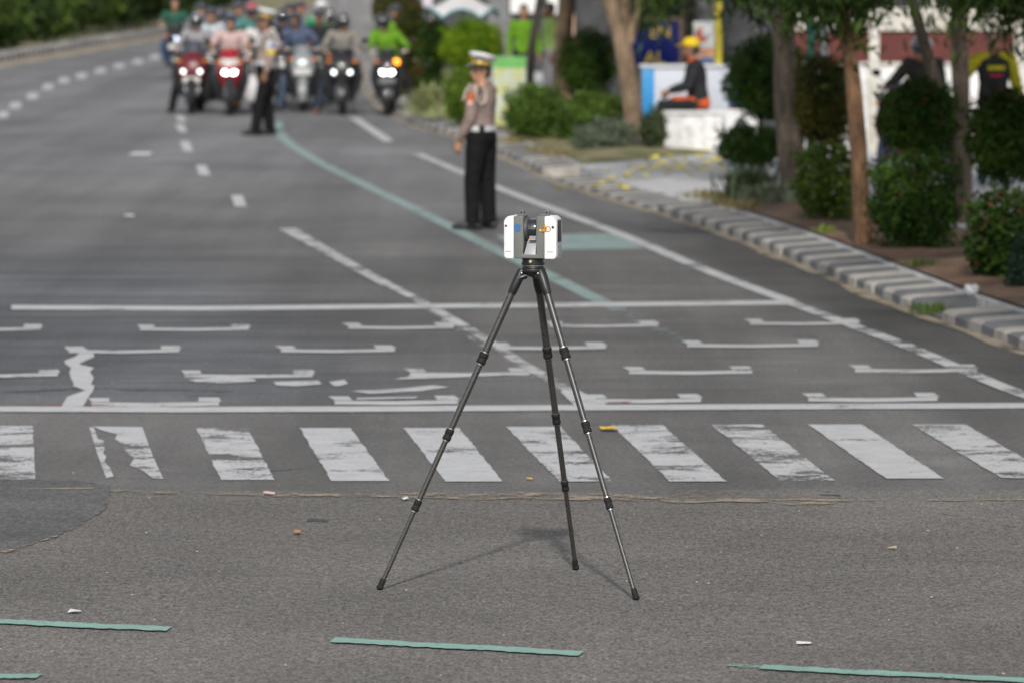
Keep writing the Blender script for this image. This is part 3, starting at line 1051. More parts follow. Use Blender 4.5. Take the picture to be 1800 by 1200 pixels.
def figure(label, loc, rz, pose, top, bottom, skin=None, shoes=None, group=None, sleeve='long', head=None, hyaw=0, hpitch=0, bulk=1.0, voxel=.0095, face=True,
           grip=False, hair=True, belt=None, extras=None, headgear=None, palm=None, scale=1.0, legbulk=1.0, cat='person'):
    skin, shoes = skin or SKIN, shoes or SHOE
    J = {k: Vector(v) for k, v in pose.items()}
    root = thing('person', label, cat, loc, rz, group, scale)
    fwdS = (J['shl'] - J['shr'])
    latS, latH = fwdS.normalized(), (J['hil'] - J['hir']).normalized()
    poly = [J['pelvis'], J['chest'], J['neck']]
    def spine(t):
        if t < .55:
            return poly[0].lerp(poly[1], t / .55)
        return poly[1].lerp(poly[2], (t - .55) / .45)
    prof = [(-.16, .160, .112), (-.02, .168, .122), (.15, .162, .118), (.33, .150, .110), (.52, .164, .118), (.72, .178, .120), (.87, .158, .100), (.96, .100, .078), (1.02, .066, .064), (1.07, .058, .058)]
    def torso(m, dr, t0, t1):
        pts, rad, sd = [], [], []
        for t, a, b in prof:
            if t0 <= t <= t1:
                pts.append(spine(t)); rad.append((a * bulk - dr, b * bulk - dr)); sd.append(latH.lerp(latS, min(1, max(0, t))))
        m.tube(pts, rad, 20, side=sd)
    HM = Matrix.Translation(J['head']) @ Matrix.Rotation(hyaw, 4, 'Z') @ Matrix.Rotation(hpitch, 4, 'X')
    # ---- body: one continuous surface
    m = M()
    torso(m, .016, -.17, 1.1)
    m.tube([J['neck'] - Vector((0, 0, .06)), J['neck'], J['neck'].lerp(J['head'], .55), J['head'] + Vector((0, .01, 0))], [.062, .056, .052, .055], 14)
    m.ball((0, .012, .025), (.073, .094, .096), 20, HM)
    m.ball((0, -.018, -.045), (.057, .066, .064), 16, HM)
    m.ball((0, -.045, -.090), (.030, .030, .024), 12, HM)
    m.ball((0, -.052, .030), (.055, .036, .022), 12, HM)
    m.tube([HM @ Vector((0, -.080, .022)), HM @ Vector((0, -.094, -.008)), HM @ Vector((0, -.098, -.022))], [.008, .012, .0145], 8, round_ends=True)
    m.ball((0, -.074, -.055), (.026, .018, .014), 10, HM)
    for sx in (-1, 1):
        m.ball((sx * .074, .012, -.005), (.010, .020, .031), 10, HM)
        m.ball((sx * .036, -.058, -.018), (.024, .024, .022), 10, HM)
    for s, sx in (('l', 1), ('r', -1)):
        sh, el, wr = J['sh' + s], J['el' + s], J['wr' + s]
        m.ball(tuple(sh), .054 * bulk, 14)
        m.tube([spine(.85), sh, sh.lerp(el, .35), el, el.lerp(wr, .3), wr], [.06, .052 * bulk, .047 * bulk, .039, .040, .027], 12)
        hi, kn, an, to = J['hi' + s], J['kn' + s], J['an' + s], J['to' + s]
        m.tube([spine(.02), hi, hi.lerp(kn, .4), kn, kn.lerp(an, .3), an], [.085, .082, .070, .054, .053, .037], 14)
        m.ball(tuple(kn), .054, 12)
        m.tube([an + Vector((0, 0, -.01)), an.lerp(to, .5) + Vector((0, 0, -.01)), to], [.040, .034, .024], 10, round_ends=True)
        fw = (wr - el).normalized()
        if grip:
            hand(m, wr, Vector((0, -1, -.15)), Vector((0, -.15, -1)), Vector((-sx, 0, 0)), 1.0)
        elif palm:
            hand(m, wr, *[Vector((v[0] * sx, v[1], v[2])) for v in palm])
        else:
            hand(m, wr, (fw + Vector((0, 0, -.6))), Vector((-sx, .1, 0)), Vector((0, -1, 0)), .35)
    build('body', m, skin, root, voxel=voxel, smooth_it=3)
    # ---- clothes
    m = M()
    torso(m, 0, .10 if belt else -.17, 1.03)
    for s in 'lr':
        sh, el, wr = J['sh' + s], J['el' + s], J['wr' + s]
        m.ball(tuple(sh), .068 * bulk, 14)
        if sleeve == 'long':
            m.tube([spine(.80), sh, sh.lerp(el, .4), el, el.lerp(wr, .45), el.lerp(wr, .93)], [.075, .066 * bulk, .060 * bulk, .054 * bulk, .050 * bulk, .038], 14)
            m.ball(tuple(el), .054 * bulk, 12)
        else:
            m.tube([spine(.80), sh, sh.lerp(el, .45), sh.lerp(el, .80)], [.075, .066 * bulk, .062 * bulk, .062 * bulk], 14)
    # soft folds
    build('shirt', m, top, root, voxel=.0125, smooth_it=3)
    m = M()
    m.tube([spine(-.17) , spine(-.02), spine(.14)], [(.155, .112), (.166 * bulk, .122 * bulk), (.157 * bulk, .115 * bulk)], 20, side=latH)
    for s in 'lr':
        hi, kn, an = J['hi' + s], J['kn' + s], J['an' + s]
        m.tube([spine(.02), hi, hi.lerp(kn, .3), hi.lerp(kn, .7), kn, kn.lerp(an, .45), kn.lerp(an, .97), kn.lerp(an, 1.06)], [.09, .098 * legbulk, .090 * legbulk, .075 * legbulk, .068 * legbulk, .066 * legbulk, .064 * legbulk, .064 * legbulk], 16)
        m.ball(tuple(kn), .068 * legbulk, 12)
        m.ball(tuple(hi), .098 * legbulk, 12)
    build('trousers', m, bottom, root, voxel=.0125, smooth_it=3)
    for s in 'lr':
        an, to = J['an' + s], J['to' + s]
        d = (to - an); d.z = 0; d.normalize()
        zb = an.z - .045
        m = M()
        m.tube([an - d * .065 + Vector((0, 0, -.04)), an - d * .02 + Vector((0, 0, -.035)), an.lerp(to, .55) + Vector((0, 0, -.005)), to + Vector((0, 0, .008)), to + d * .03], [(.034, .036), (.041, .044), (.046, .038), (.043, .030), (.032, .022)], 14, side=d.cross(Vector((0, 0, 1))), round_ends=True)
        m.tube([an + Vector((0, 0, -.03)), an + Vector((0, 0, .05))], [.044, .045], 12)
        build('shoe', m, shoes, root, voxel=.009, smooth_it=2)
    if belt:
        m = M()
        n = 32
        t, f = latH, latH.cross(Vector((0, 0, 1)))
        c0 = spine(.13)
        for i in range(n):
            a0, a1 = 2 * math.pi * i / n, 2 * math.pi * (i + 1) / n
            def P(a, r, z):
                return c0 + t * math.cos(a) * (.164 * bulk + r) + f * math.sin(a) * (.120 * bulk + r) + Vector((0, 0, z))
            m.add([P(a0, .003, -.026), P(a1, .003, -.026), P(a1, .003, .026), P(a0, .003, .026), P(a0, .012, -.026), P(a1, .012, -.026), P(a1, .012, .026), P(a0, .012, .026)],
                  [(3, 2, 1, 0), (4, 5, 6, 7), (0, 1, 5, 4), (2, 3, 7, 6)])
        b = build('belt', m, belt, root)
        build('buckle', M().box(tuple(c0 + Vector((0, -.137 * bulk, 0))), (.055, .012, .045)), STEEL, b, bevel=.004)
    if face:
        for sx in (-1, 1):
            m = M().ball((sx * .031, -.079, .004), (.014, .008, .008), 10, HM)
            build('eye', m, EYE, root)
            m = M().tube([HM @ Vector((sx * .014, -.086, .024)), HM @ Vector((sx * .034, -.083, .029)), HM @ Vector((sx * .052, -.070, .022))], [.004, .0045, .003], 8, round_ends=True)
            build('eyebrow', m, HAIR, root)
        build('mouth', M().ball((0, -.090, -.056), (.023, .007, .0065), 12, HM), LIP, root)
    if hair:
        m = M()
        vs = []
        m.ball((0, .022, .038), (.079, .096, .095), 20, HM)
        m.ball((0, .045, -.02), (.070, .066, .06), 16, HM)
        build('hair', m, HAIR, root, voxel=.009, smooth_it=2)
    if headgear:
        headgear(root, HM)
    if extras:
        extras(root, J, HM, spine)
    return root

def helmet(shell, visor='clear', full=True, stripe=None):
    def f(root, HM):
        def patch(r, sel, th):
            m = M()
            n, k = 36, 22
            idx = {}
            T = HM @ Matrix.Translation((0, .012, .03))
            def vid(i, j, off):
                key = (i % n, j, off)
                if key not in idx:
                    az, el = 2 * math.pi * (i % n) / n, -math.pi / 2 + math.pi * j / k
                    q = r - (th if off else 0)
                    p = T @ Vector((math.cos(el) * math.sin(az) * (.122 + q), -math.cos(el) * math.cos(az) * (.146 + q), math.sin(el) * (.128 + q)))
                    idx[key] = len(m.v); m.v.append(tuple(p))
                return idx[key]
            cells = set()
            for i in range(n):
                for j in range(2, k):
                    az = ((360 * (i + .5) / n + 180) % 360) - 180
                    el = -90 + 180 * (j + .5) / k
                    if sel(az, el): cells.add((i, j))
            for i, j in cells:
                m.f.append((vid(i, j, 0), vid(i + 1, j, 0), vid(i + 1, j + 1, 0), vid(i, j + 1, 0)))
                m.f.append((vid(i, j + 1, 1), vid(i + 1, j + 1, 1), vid(i + 1, j, 1), vid(i, j, 1)))
                for di, dj, e in ((-1, 0, ((i, j + 1), (i, j))), (1, 0, ((i + 1, j), (i + 1, j + 1))), (0, -1, ((i, j), (i + 1, j))), (0, 1, ((i + 1, j + 1), (i, j + 1)))):
                    if ((i + di) % n, j + dj) not in cells and j + dj < k:
                        (a, b), (c, d) = e
                        m.f.append((vid(c, d, 0), vid(a, b, 0), vid(a, b, 1), vid(c, d, 1)))
            return m
        lo = -52 if full else -40
        win = lambda az, el: abs(az) < 66 and (-26 if full else -60) < el < 22
        h = build('helmet', patch(.0, lambda az, el: el > lo and not win(az, el) and not (abs(az) < 50 and el < -40 and not full), .016), shell, root, sharp=50)
        if visor == 'dark':
            build('visor', patch(.004, lambda az, el: abs(az) < 72 and -30 < el < 24, .004), GLASSY, h)
        elif visor == 'up':
            build('visor', patch(.008, lambda az, el: abs(az) < 72 and 20 < el < 58, .004), GLASSY, h)
        elif visor == 'peak':
            m = M().tube([HM @ Vector((0, -.10, .085)), HM @ Vector((0, -.16, .088)), HM @ Vector((0, -.21, .075))], [(.085, .010), (.075, .007), (.055, .004)], 14, side=tuple((HM.to_3x3() @ Vector((1, 0, 0)))))
            build('peak', m, shell, h)
        if stripe:
            build('helmet_stripe', patch(.0025, lambda az, el: abs(abs(az) - 0) < 400 and 28 < el < 38, .003), stripe, h)
        build('chin_strap', M().tube([HM @ Vector((.085, -.01, -.05)), HM @ Vector((.05, -.04, -.115)), HM @ Vector((0, -.05, -.125)), HM @ Vector((-.05, -.04, -.115)), HM @ Vector((-.085, -.01, -.05))], [(.009, .003)] * 5, 8), BLACK_P, h)
    return f

CAPW = cloth('white cap cloth', (.72, .72, .71), .06)
GOLD = mat('gold braid', (.50, .33, .05), .4, .3)
NAVY = cloth('dark blue band', (.03, .05, .12))
def police_cap(tilt=-8):
    def f(root, HM):
        T = HM @ Matrix.Translation((0, .010, .078)) @ Matrix.Rotation(R(tilt), 4, 'X')
        S = T @ Matrix.Diagonal((1.0, 1.14, 1, 1))
        c = M().lathe([(.084, .038), (.112, .058), (.134, .080), (.136, .088), (.120, .101), (.07, .109), (.02, .110)], 32, S @ Matrix.Rotation(R(-7), 4, 'X'))
        cap = build('peaked_cap', c, CAPW, root)
        build('cap_band', M().lathe([(.083, -.008), (.0845, -.006), (.0845, .024), (.083, .026)], 32, S), GOLD, cap)
        build('cap_band', M().lathe([(.083, .0262), (.086, .028), (.0868, .046), (.083, .047)], 32, S), NAVY, cap)
        vs, fs = [], []
        n = 14
        m = M()
        for i in range(n + 1):
            a = R(-68 + 136 * i / n)
            for r, z in ((.080, .0), (.112 + .028 * math.cos(a), -.022 - .012 * math.cos(a))):
                for dz in (0, -.004):
                    m.v.append(tuple(S @ Vector((math.sin(a) * r * .98, -math.cos(a) * r, z + dz))))
        for i in range(n):
            o, q = i * 4, i * 4 + 4
            m.f += [(o, o + 2, q + 2, q), (o + 1, q + 1, q + 3, o + 3), (o + 2, o + 3, q + 3, q + 2), (o, q, q + 1, o + 1)]
        m.f += [(0, 1, 3, 2), (n * 4, n * 4 + 2, n * 4 + 3, n * 4 + 1)]
        build('cap_visor', m, mat('black patent leather', (.012, .012, .013), .15, coat=.6), cap)
        b = [(-.016, -.004), (.0, -.02), (.016, -.004), (.02, .012), (.009, .012), (0, .026), (-.009, .012), (-.02, .012)]
        build('cap_badge', M().prism(b, .006, T @ Matrix.Translation((0, -.112, .045)) @ Matrix.Rotation(R(14), 4, 'X')), mat('gold badge', (.70, .42, .04), .35, .5), cap)
    return f

def sleeve_patch(root, J, s, colour, u, size, nm, out):
    sh, el = J['sh' + s], J['el' + s]
    c = sh.lerp(el, u)
    d = (el - sh).normalized()
    o = (out - d * out.dot(d)).normalized()
    a = d.cross(o)
    m = M()
    P = [(-.5, -.5), (.5, -.5), (.5, .25), (0, .6), (-.5, .25)]
    rr = .066
    for dep in (.0, .006):
        for p in P:
            x = p[0] * size[0]
            m.v.append(tuple(c + a * (math.sin(x / rr) * (rr + dep)) + o * (math.cos(x / rr) * (rr + dep)) - d * p[1] * size[1]))
    n = 5
    m.f += [tuple(range(n)), tuple(reversed(range(n, 2 * n)))] + [(i, (i + 1) % n, (i + 1) % n + n, i + n) for i in range(n)]
    return build(nm, m, colour, root)

TAUPE = cloth('taupe police shirt', (.215, .165, .148), .1)
TAUPE2 = cloth('pale taupe police shirt', (.25, .205, .185), .1)
PTROU = cloth('black police trousers', (.008, .008, .009))
ORANGEP = cloth('orange sleeve patch', (.48, .11, .03))
WHITEC = cloth('white cloth', (.50, .50, .51), .08)
YELLOWC = cloth('yellow cloth', (.60, .42, .02), .1)

# policeman near the scanner
def cop1_extra(root, J, HM, spine):
    g = M()
    for sx in (-1, 1):
        g.ball((sx * .033, -.081, .006), (.030, .011, .019), 14, HM)
    g.box((0, -.088, .010), (.02, .006, .006), T=HM)
    sg = build('sunglasses', g, GLASSY, root, voxel=.003, smooth_it=1)
    for sx in (-1, 1):
        build('temple', M().tube([HM @ Vector((sx * .062, -.07, .010)), HM @ Vector((sx * .080, -.03, .012)), HM @ Vector((sx * .083, .03, .006))], [.004, .004, .004], 8), BLACK_P, sg)
    sleeve_patch(root, J, 'l', ORANGEP, .20, (.062, .070), 'sleeve_patch', Vector((1, .18, 0)))
    sleeve_patch(root, J, 'l', cloth('pale badge cloth', (.60, .33, .26)), .42, (.05, .05), 'sleeve_badge', Vector((1, .18, 0)))
    sh = J['shl']
    pts = [sh + Vector((.01, .03, .072)), sh + Vector((.055, .055, .03)), sh + Vector((.07, .07, -.05)), sh + Vector((.035, .095, -.12)), sh + Vector((-.035, .115, -.10)), sh + Vector((-.07, .10, .0)), sh + Vector((-.05, .055, .065))]
    build('shoulder_cord', M().tube(catmull(pts, 5), .0075, 8, round_ends=True), cloth('cream cord', (.52, .44, .36)), root)
    pts = [sh + Vector((.01, -.03, .070)), sh + Vector((.065, -.045, .02)), sh + Vector((.075, -.06, -.06)), sh + Vector((.03, -.105, -.10)), sh + Vector((-.03, -.10, .0)), sh + Vector((-.03, -.05, .07))]
    build('shoulder_cord', M().tube(catmull(pts, 5), .007, 8, round_ends=True), MATS['cream cord'], root)
    build('watch', M().tube([J['wrl'].lerp(J['ell'], .06), J['wrl'].lerp(J['ell'], .16)], [.035, .036], 14), BLACK_P, root)
    bx = spine(.11) + Vector((.155, .07, .0))
    build('belt_pouch', M().box(tuple(bx), (.05, .07, .09)), BLACKC, root, bevel=.008)

p = G(843, 404)
pose = dict(STAND)
pose.update(ell=(.215, -.02, 1.12), wrl=(.20, -.15, .89), elr=(-.215, -.02, 1.13), wrr=(-.20, -.10, .89), anl=(.10, -.05, .085), tol=(.15, -.21, .03), anr=(-.105, .03, .085), tor=(-.15, -.13, .03),
            knl=(.115, -.05, .50), knr=(-.11, .01, .50))
figure('policeman in white peaked cap and sunglasses, alone behind the scanner, his back half turned', (p.x + .02, p.y, 0), yaw_of(-.90, .44), pose, TAUPE, PTROU, belt=WHITEC, voxel=.006,
       headgear=police_cap(), hyaw=R(58), extras=cop1_extra, bulk=1.13, legbulk=1.22, scale=.975, cat='policeman', group='traffic policemen')

# policeman before the line of motorcycles
def cop2_extra(root, J, HM, spine):
    sh, el = J['shl'], J['ell']
    d = (el - sh).normalized()
    build('arm_band', M().tube([sh + d * .075, sh + d * .085, sh + d * .195, sh + d * .20], [.060, .070, .0655, .056], 16), WHITEC, root)
    build('arm_band', M().tube([sh + d * .203, sh + d * .21, sh + d * .265, sh + d * .27], [.056, .0655, .063, .056], 16), YELLOWC, root)
    build('arm_band_emblem', M().ball(tuple(sh + d * .14 + Vector((.062, 0, 0))), (.012, .028, .04), 12), cloth('blue emblem', (.05, .10, .35)), root)
    pts = [sh + Vector((-.01, -.03, .07)), sh + Vector((-.02, -.11, -.02)), sh + Vector((-.06, -.14, -.14)), sh + Vector((-.13, -.145, -.10)), sh + Vector((-.15, -.12, .0))]
    build('shoulder_cord', M().tube(catmull(pts, 5), .009, 8, round_ends=True), WHITEC, root)
    build('chest_badge', M().box((.08, -.135, 1.24), (.05, .012, .03)), mat('gold badge', (.7, .42, .04), .35, .5), root, bevel=.003)
    build('belt_pouch', M().box(tuple(spine(.10) + Vector((.16, .06, -.02))), (.05, .08, .09)), WHITEC, root, bevel=.01)

p = G(469, 238)
pose = dict(STAND)
pose.update(ell=(.235, .0, 1.12), wrl=(.225, -.08, .87), knl=(.10, -.12, .51), anl=(.10, -.19, .085), tol=(.12, -.37, .03), knr=(-.09, .03, .50), anr=(-.09, .07, .085), tor=(-.12, -.10, .03), pelvis=(0, -.03, .945))
figure('policeman in white peaked cap in front of the stopped motorcycles, facing left, yellow sleeve band', (p.x, p.y, 0), yaw_of(-.93, -.30), pose, TAUPE2, PTROU, belt=WHITEC, voxel=.0075,
       headgear=police_cap(), hyaw=R(-4), extras=cop2_extra, skin=SKIN_D, bulk=1.12, legbulk=1.2, scale=1.03, cat='policeman', group='traffic policemen')

# ================================================================== MOTORCYCLES
TYRE = mat('tyre rubber', (.020, .020, .020), .85, var=.3)
RIM = mat('cast alloy rim', (.16, .16, .165), .35, .8)
ENG = mat('engine grey', (.12, .12, .125), .45, .6)
DARKP = mat('matt dark plastic', (.020, .020, .023), .65, spec=.15)
SEATM = mat('black seat vinyl', (.018, .018, .018), .6, var=.2)
LAMP = mat('lit headlight', (.92, 1.0, .96), .2, emit=2.6)
LAMPB = mat('bright lit headlight', (.96, 1.0, .98), .2, emit=9.0)
LAMPD = mat('unlit headlight lens', (.55, .56, .57), .1, coat=1)
AMBER = mat('amber indicator lens', (.65, .20, .02), .25)
AMBERL = mat('lit amber indicator', (1.0, .30, .02), .25, emit=2.2)
TAILR = mat('red tail lamp', (.45, .02, .02), .25)
PLATEW = mat('white number plate', (.40, .40, .385), .5, var=.08)
PLATEK = mat('dark number plate', (.05, .05, .055), .5, var=.1)
SCREEN = mat('smoked windscreen', (.035, .04, .055), .08, coat=1)
def paint(n, c):
    return mat(n, c, .34, coat=.3, var=.06, spec=.35)

def wheel(parent, name, y, r, w):
    h = M()
    h.tube([(-.05, y, r), (.05, y, r)], .045, 14)
    for k in range(5):
        a = 2 * math.pi * k / 5
        h.tube([(0, y + math.cos(a) * .03, r + math.sin(a) * .03), (0, y + math.cos(a) * (r - w), r + math.sin(a) * (r - w))], [(.022, .012), (.016, .010)], 8, side=(0, -math.sin(a), math.cos(a)))
    o = build(name, h, RIM, parent)
    build('tyre', M().torus((0, y, r), r - w * .55, w * .55, 'x', 32, 12, 1.05), TYRE, o)
    build('rim', M().torus((0, y, r), r - w * 1.05, .016, 'x', 28, 8, 2.2), RIM, o)

def motorcycle(label, loc, rz, colour, lamps='twin', lampmat=None, plate='white', screen=0.0, fender=None, wide=1.0, lit=False, box=False, second=None, group='motorcycles stopped at the line', s=1.0, lampz=.70, topcol=None, fog=False, plate_z=None):
    lampmat = lampmat or LAMP
    second = second or DARKP
    b = thing('motorcycle', label, 'motorcycle', loc, rz, group, s)
    wheel(b, 'front_wheel', -.64, .285, .10)
    wheel(b, 'rear_wheel', .62, .285, .11)
    for sx in (-1, 1):
        build('fork', M().tube([(sx * .075, -.64, .285), (sx * .075, -.60, .42), (sx * .07, -.53, .72)], [.022, .024, .026], 10), ENG, b)
    # fender hugging the tyre
    m = M()
    n = 16
    for i in range(n + 1):
        a = R(200 - 175 * i / n)
        for u, dz in ((-.07, -.03), (-.055, .0), (0, .012), (.055, .0), (.07, -.03), (.06, -.035), (0, .002), (-.06, -.035)):
            rr = .30 + dz
            m.v.append((u, -.64 - math.cos(a) * -rr if False else -.64 + math.cos(a) * rr, .285 + math.sin(a) * rr))
    for i in range(n):
        for j in range(8):
            k = (j + 1) % 8
            m.f.append((i * 8 + j, i * 8 + k, (i + 1) * 8 + k, (i + 1) * 8 + j))
    m.f += [tuple(range(8)), tuple(reversed(range(n * 8, n * 8 + 8)))]
    build('front_fender', m, fender or colour, b)
    # front fairing and leg shield
    w = wide
    m = M().tube([(0, -.50, .38), (0, -.545, .48), (0, -.60, .60), (0, -.615, .72), (0, -.575, .84), (0, -.50, .95), (0, -.45, 1.0)],
                 [(.085 * w, .05), (.13 * w, .07), (.175 * w, .085), (.205 * w, .095), (.20 * w, .085), (.135 * w, .06), (.07 * w, .04)], 20, side=(1, 0, 0))
    fr = build('front_fairing', m, colour, b, sharp=60)
    m = M()
    for sx in (-1, 1):
        m = M().tube([(sx * .15 * w, -.42, .30), (sx * .20 * w, -.45, .45), (sx * .235 * w, -.47, .62), (sx * .21 * w, -.46, .80), (sx * .12 * w, -.44, .93)], [(.05, .025), (.075, .03), (.085, .035), (.07, .03), (.04, .02)], 12, side=(1, 0, 0))
        build('leg_shield', m, second, b, sharp=60)
    build('nose_grille', M().tube([(0, -.655, .50), (0, -.690, .56), (0, -.708, .62)], [(.05, .012), (.085, .014), (.07, .010)], 12, side=(1, 0, 0)), DARKP, fr)
    # lamps
    hl = []
    if lamps == 'twin':
        hl = [(-.108 * w, .058, .055), (.108 * w, .058, .055)]
    elif lamps == 'joined':
        hl = [(-.062 * w, .070, .052), (.062 * w, .070, .052)]
    else:
        hl = [(0, .085, .06)]
    for x, rx, rz_ in hl:
        m = M().ball((0, 0, 0), (rx, .05, rz_), 18, Matrix.Translation((x, -.672 + abs(x) * .22, lampz)) @ Matrix.Rotation(R(-14 if x > 0 else 14) if x else 0, 4, 'Y'))
        build('headlight', m, lampmat, b)
    if fog:
        for sx in (-1, 1):
            build('fog_lamp', M().ball((sx * .10, -.60, .40), (.035, .03, .055), 14), LAMPD, b)
    for sx in (-1, 1):
        on = lit and sx == 1
        build('indicator', M().ball((sx * (.19 if not on else .17) * w, -.615, .86), (.045 if not on else .06, .03, .024 if not on else .055), 12, None), AMBERL if on else AMBER, b)
    if plate:
        pm_ = build('number_plate', M().box((0, -.722 if plate_z is None else -.668, plate_z or lampz - .145), (.275, .006, .105), rot=Matrix.Rotation(R(-10), 3, 'X')), PLATEW if plate == 'white' else PLATEK, b, bevel=.002)
    if screen > 0:
        m = M()
        n = 10
        for i in range(n + 1):
            u = -1 + 2 * i / n
            for (z, wd, y) in ((.90, .15, -.56), (.90 + screen * .5, .17, -.50), (.90 + screen, .11, -.42)):
                for dd in (0, .005):
                    m.v.append((u * wd * w, y + dd + .07 * u * u, z - (.03 * abs(u) if z > 1 else 0)))
        for i in range(n):
            o, q = i * 6, i * 6 + 6
            m.f += [(o, o + 2, q + 2, q), (o + 2, o + 4, q + 4, q + 2), (o + 1, q + 1, q + 3, o + 3), (o + 3, q + 3, q + 5, o + 5), (o, q, q + 1, o + 1), (o + 4, o + 5, q + 5, q + 4)]
        m.f += [(0, 1, 3, 2), (2, 3, 5, 4), (n * 6, n * 6 + 2, n * 6 + 3, n * 6 + 1), (n * 6 + 2, n * 6 + 4, n * 6 + 5, n * 6 + 3)]
        build('windscreen', m, SCREEN, b)
    # steering
    hb = build('handlebar', M().tube(catmull([(-.35, -.27, 1.03), (-.22, -.31, 1.04), (-.08, -.40, 1.0), (.08, -.40, 1.0), (.22, -.31, 1.04), (.35, -.27, 1.03)], 4), .012, 10), ENG, b)
    for sx in (-1, 1):
        build('grip', M().tube([(sx * .235, -.305, 1.038), (sx * .365, -.265, 1.028)], .0185, 12), RUBBER, hb)
        build('brake_lever', M().tube([(sx * .20, -.345, 1.035), (sx * .27, -.36, 1.028), (sx * .36, -.325, 1.02)], [.008, .007, .006], 8, round_ends=True), STEEL, hb)
        mi = build('mirror', M().ball((sx * .36, -.33, 1.20), (.062, .018, .042), 14), DARKP, b)
        build('mirror_stalk', M().tube([(sx * .24, -.32, 1.045), (sx * .29, -.33, 1.12), (sx * .345, -.325, 1.185)], .0065, 8), BLACK_P, mi)
    build('handlebar_cover', M().tube([(-.17 * w, -.36, 1.0), (-.09 * w, -.40, 1.02), (0, -.42, 1.03), (.09 * w, -.40, 1.02), (.17 * w, -.36, 1.0)], [(.03, .028), (.055, .045), (.06, .05), (.055, .045), (.03, .028)], 14, round_ends=True), topcol or colour, b, sharp=60)
    build('dial', M().ball((0, -.365, 1.065), (.075, .035, .025), 14), GLASSY, b)
    # body
    build('floorboard', M().tube([(0, -.42, .28), (0, -.15, .26), (0, .12, .30)], [(.15, .04), (.17, .04), (.15, .06)], 16, side=(1, 0, 0)), DARKP, b)
    build('tunnel', M().tube([(0, -.42, .55), (0, -.20, .44), (0, .05, .52)], [(.07, .10), (.075, .11), (.09, .13)], 14, side=(1, 0, 0)), second, b)
    build('rear_body', M().tube([(0, .0, .52), (0, .18, .60), (0, .45, .66), (0, .72, .72), (0, .90, .78)], [(.12, .13), (.15, .14), (.155, .13), (.12, .10), (.05, .05)], 16, side=(1, 0, 0)), colour, b, sharp=60)
    build('seat', M().tube([(0, -.02, .735), (0, .12, .765), (0, .40, .775), (0, .62, .835), (0, .84, .84)], [(.07, .03), (.125, .042), (.135, .045), (.125, .045), (.07, .03)], 16, side=(1, 0, 0)), SEATM, b, sharp=60)
    build('engine', M().box((0, .30, .36), (.22, .36, .20)).v and M().tube([(0, .10, .36), (0, .30, .35), (0, .56, .33)], [(.11, .09), (.12, .11), (.08, .09)], 12, side=(1, 0, 0)), ENG, b)
    build('exhaust', M().tube([(-.10, .05, .22), (-.15, .25, .22), (-.165, .45, .28), (-.17, .80, .36)], [.018, .02, .045, .05], 12), ENG, b)
    build('tail_lamp', M().ball((0, .90, .76), (.09, .04, .035), 12), TAILR, b)
    build('kickstand', M().tube([(.12, .10, .24), (.17, .22, .10), (.19, .30, .06)], .012, 8, round_ends=True), ENG, b)
    if box:
        build('top_box', M().box((0, .92, 1.0), (.40, .36, .30), taper=.92), DARKP, b, bevel=.03)
    return b

def place(x, ground_y):
    g = G(x, ground_y)
    return Vector((g.x, g.y + .36, 0))

def rider(label, at, rz, top, bottom, shell, foot='l', visor='up', full=True, sleeve='long', skin=None, dx=0.0, back=False, face=True, shoes=None, hyaw=0, bulk=1.0, stripe=None, dz=0, headgear=None, hair=False, extras=None, lean=0.0):
    pose = dict(RIDE)
    if foot in 'lb': pose.update(FOOT_L)
    if foot in 'rb': pose.update(FOOT_R)
    if lean:
        for k in ('chest', 'neck', 'head', 'shl', 'shr'):
            v = pose[k]
            pose[k] = (v[0] + lean * (v[2] - .86), v[1], v[2])
    for k in list(pose):
        if k.startswith(('pel', 'che', 'nec', 'hea', 'sh')):
            v = pose[k]; pose[k] = (v[0], v[1], v[2] + dz)
    return figure(label, at, rz, pose, top, bottom, skin=skin, group='riders waiting on their motorcycles', sleeve=sleeve, headgear=headgear or helmet(shell, visor, full, stripe), grip=True, hair=hair, face=face, voxel=.011,
                  hyaw=hyaw, bulk=bulk, shoes=shoes, extras=extras, cat='rider')

def shell(n, c):
    return mat(n, c, .22, coat=.7, var=.05)
HB, HG, HR, HW, HC = shell('black helmet shell', (.018, .018, .02)), shell('grey helmet shell', (.20, .21, .23)), shell('red helmet shell', (.48, .03, .04)), shell('white helmet shell', (.75, .76, .78)), shell('pale blue helmet shell', (.13, .36, .62))
HP, HN, HM_ = shell('pink helmet shell', (.62, .27, .34)), shell('navy helmet shell', (.05, .07, .11)), shell('mint helmet shell', (.28, .50, .38))
DENIM = cloth('blue denim', (.10, .15, .22))
DDEN = cloth('dark denim', (.035, .045, .065))
KHAKI = cloth('khaki trousers', (.42, .255, .10))
BROWNT = cloth('brown trousers', (.15, .075, .055))
GREYJ = cloth('grey jacket', (.15, .15, .16))
LGREY = cloth('pale grey jacket', (.24, .235, .25))
PINKB = cloth('pale pink blouse', (.46, .33, .32), .12)
TEAL = cloth('teal jacket', (.06, .17, .15))
DGREEN = cloth('dark green tee shirt', (.025, .085, .06))
LIME = cloth('lime green jacket', (.105, .235, .016), .2)
EMER = cloth('emerald jacket', (.015, .22, .09))
PLAID = cloth('pale plaid shirt', (.38, .42, .46), .5)
PLAID2 = cloth('white patterned shirt', (.50, .48, .47), .45)
BLUEG = cloth('blue grey jacket', (.07, .09, .15))
BLACKJ = cloth('black jacket', (.022, .022, .025))
STONE = cloth('stone grey shirt', (.20, .19, .17))
RED = paint('dark red paint', (.10, .007, .012))
RED2 = paint('bright red paint', (.26, .01, .016))
BLK = paint('black paint', (.016, .016, .018))
SIL = paint('silver grey paint', (.20, .215, .22))
BLUK = paint('dark blue paint', (.03, .05, .11))

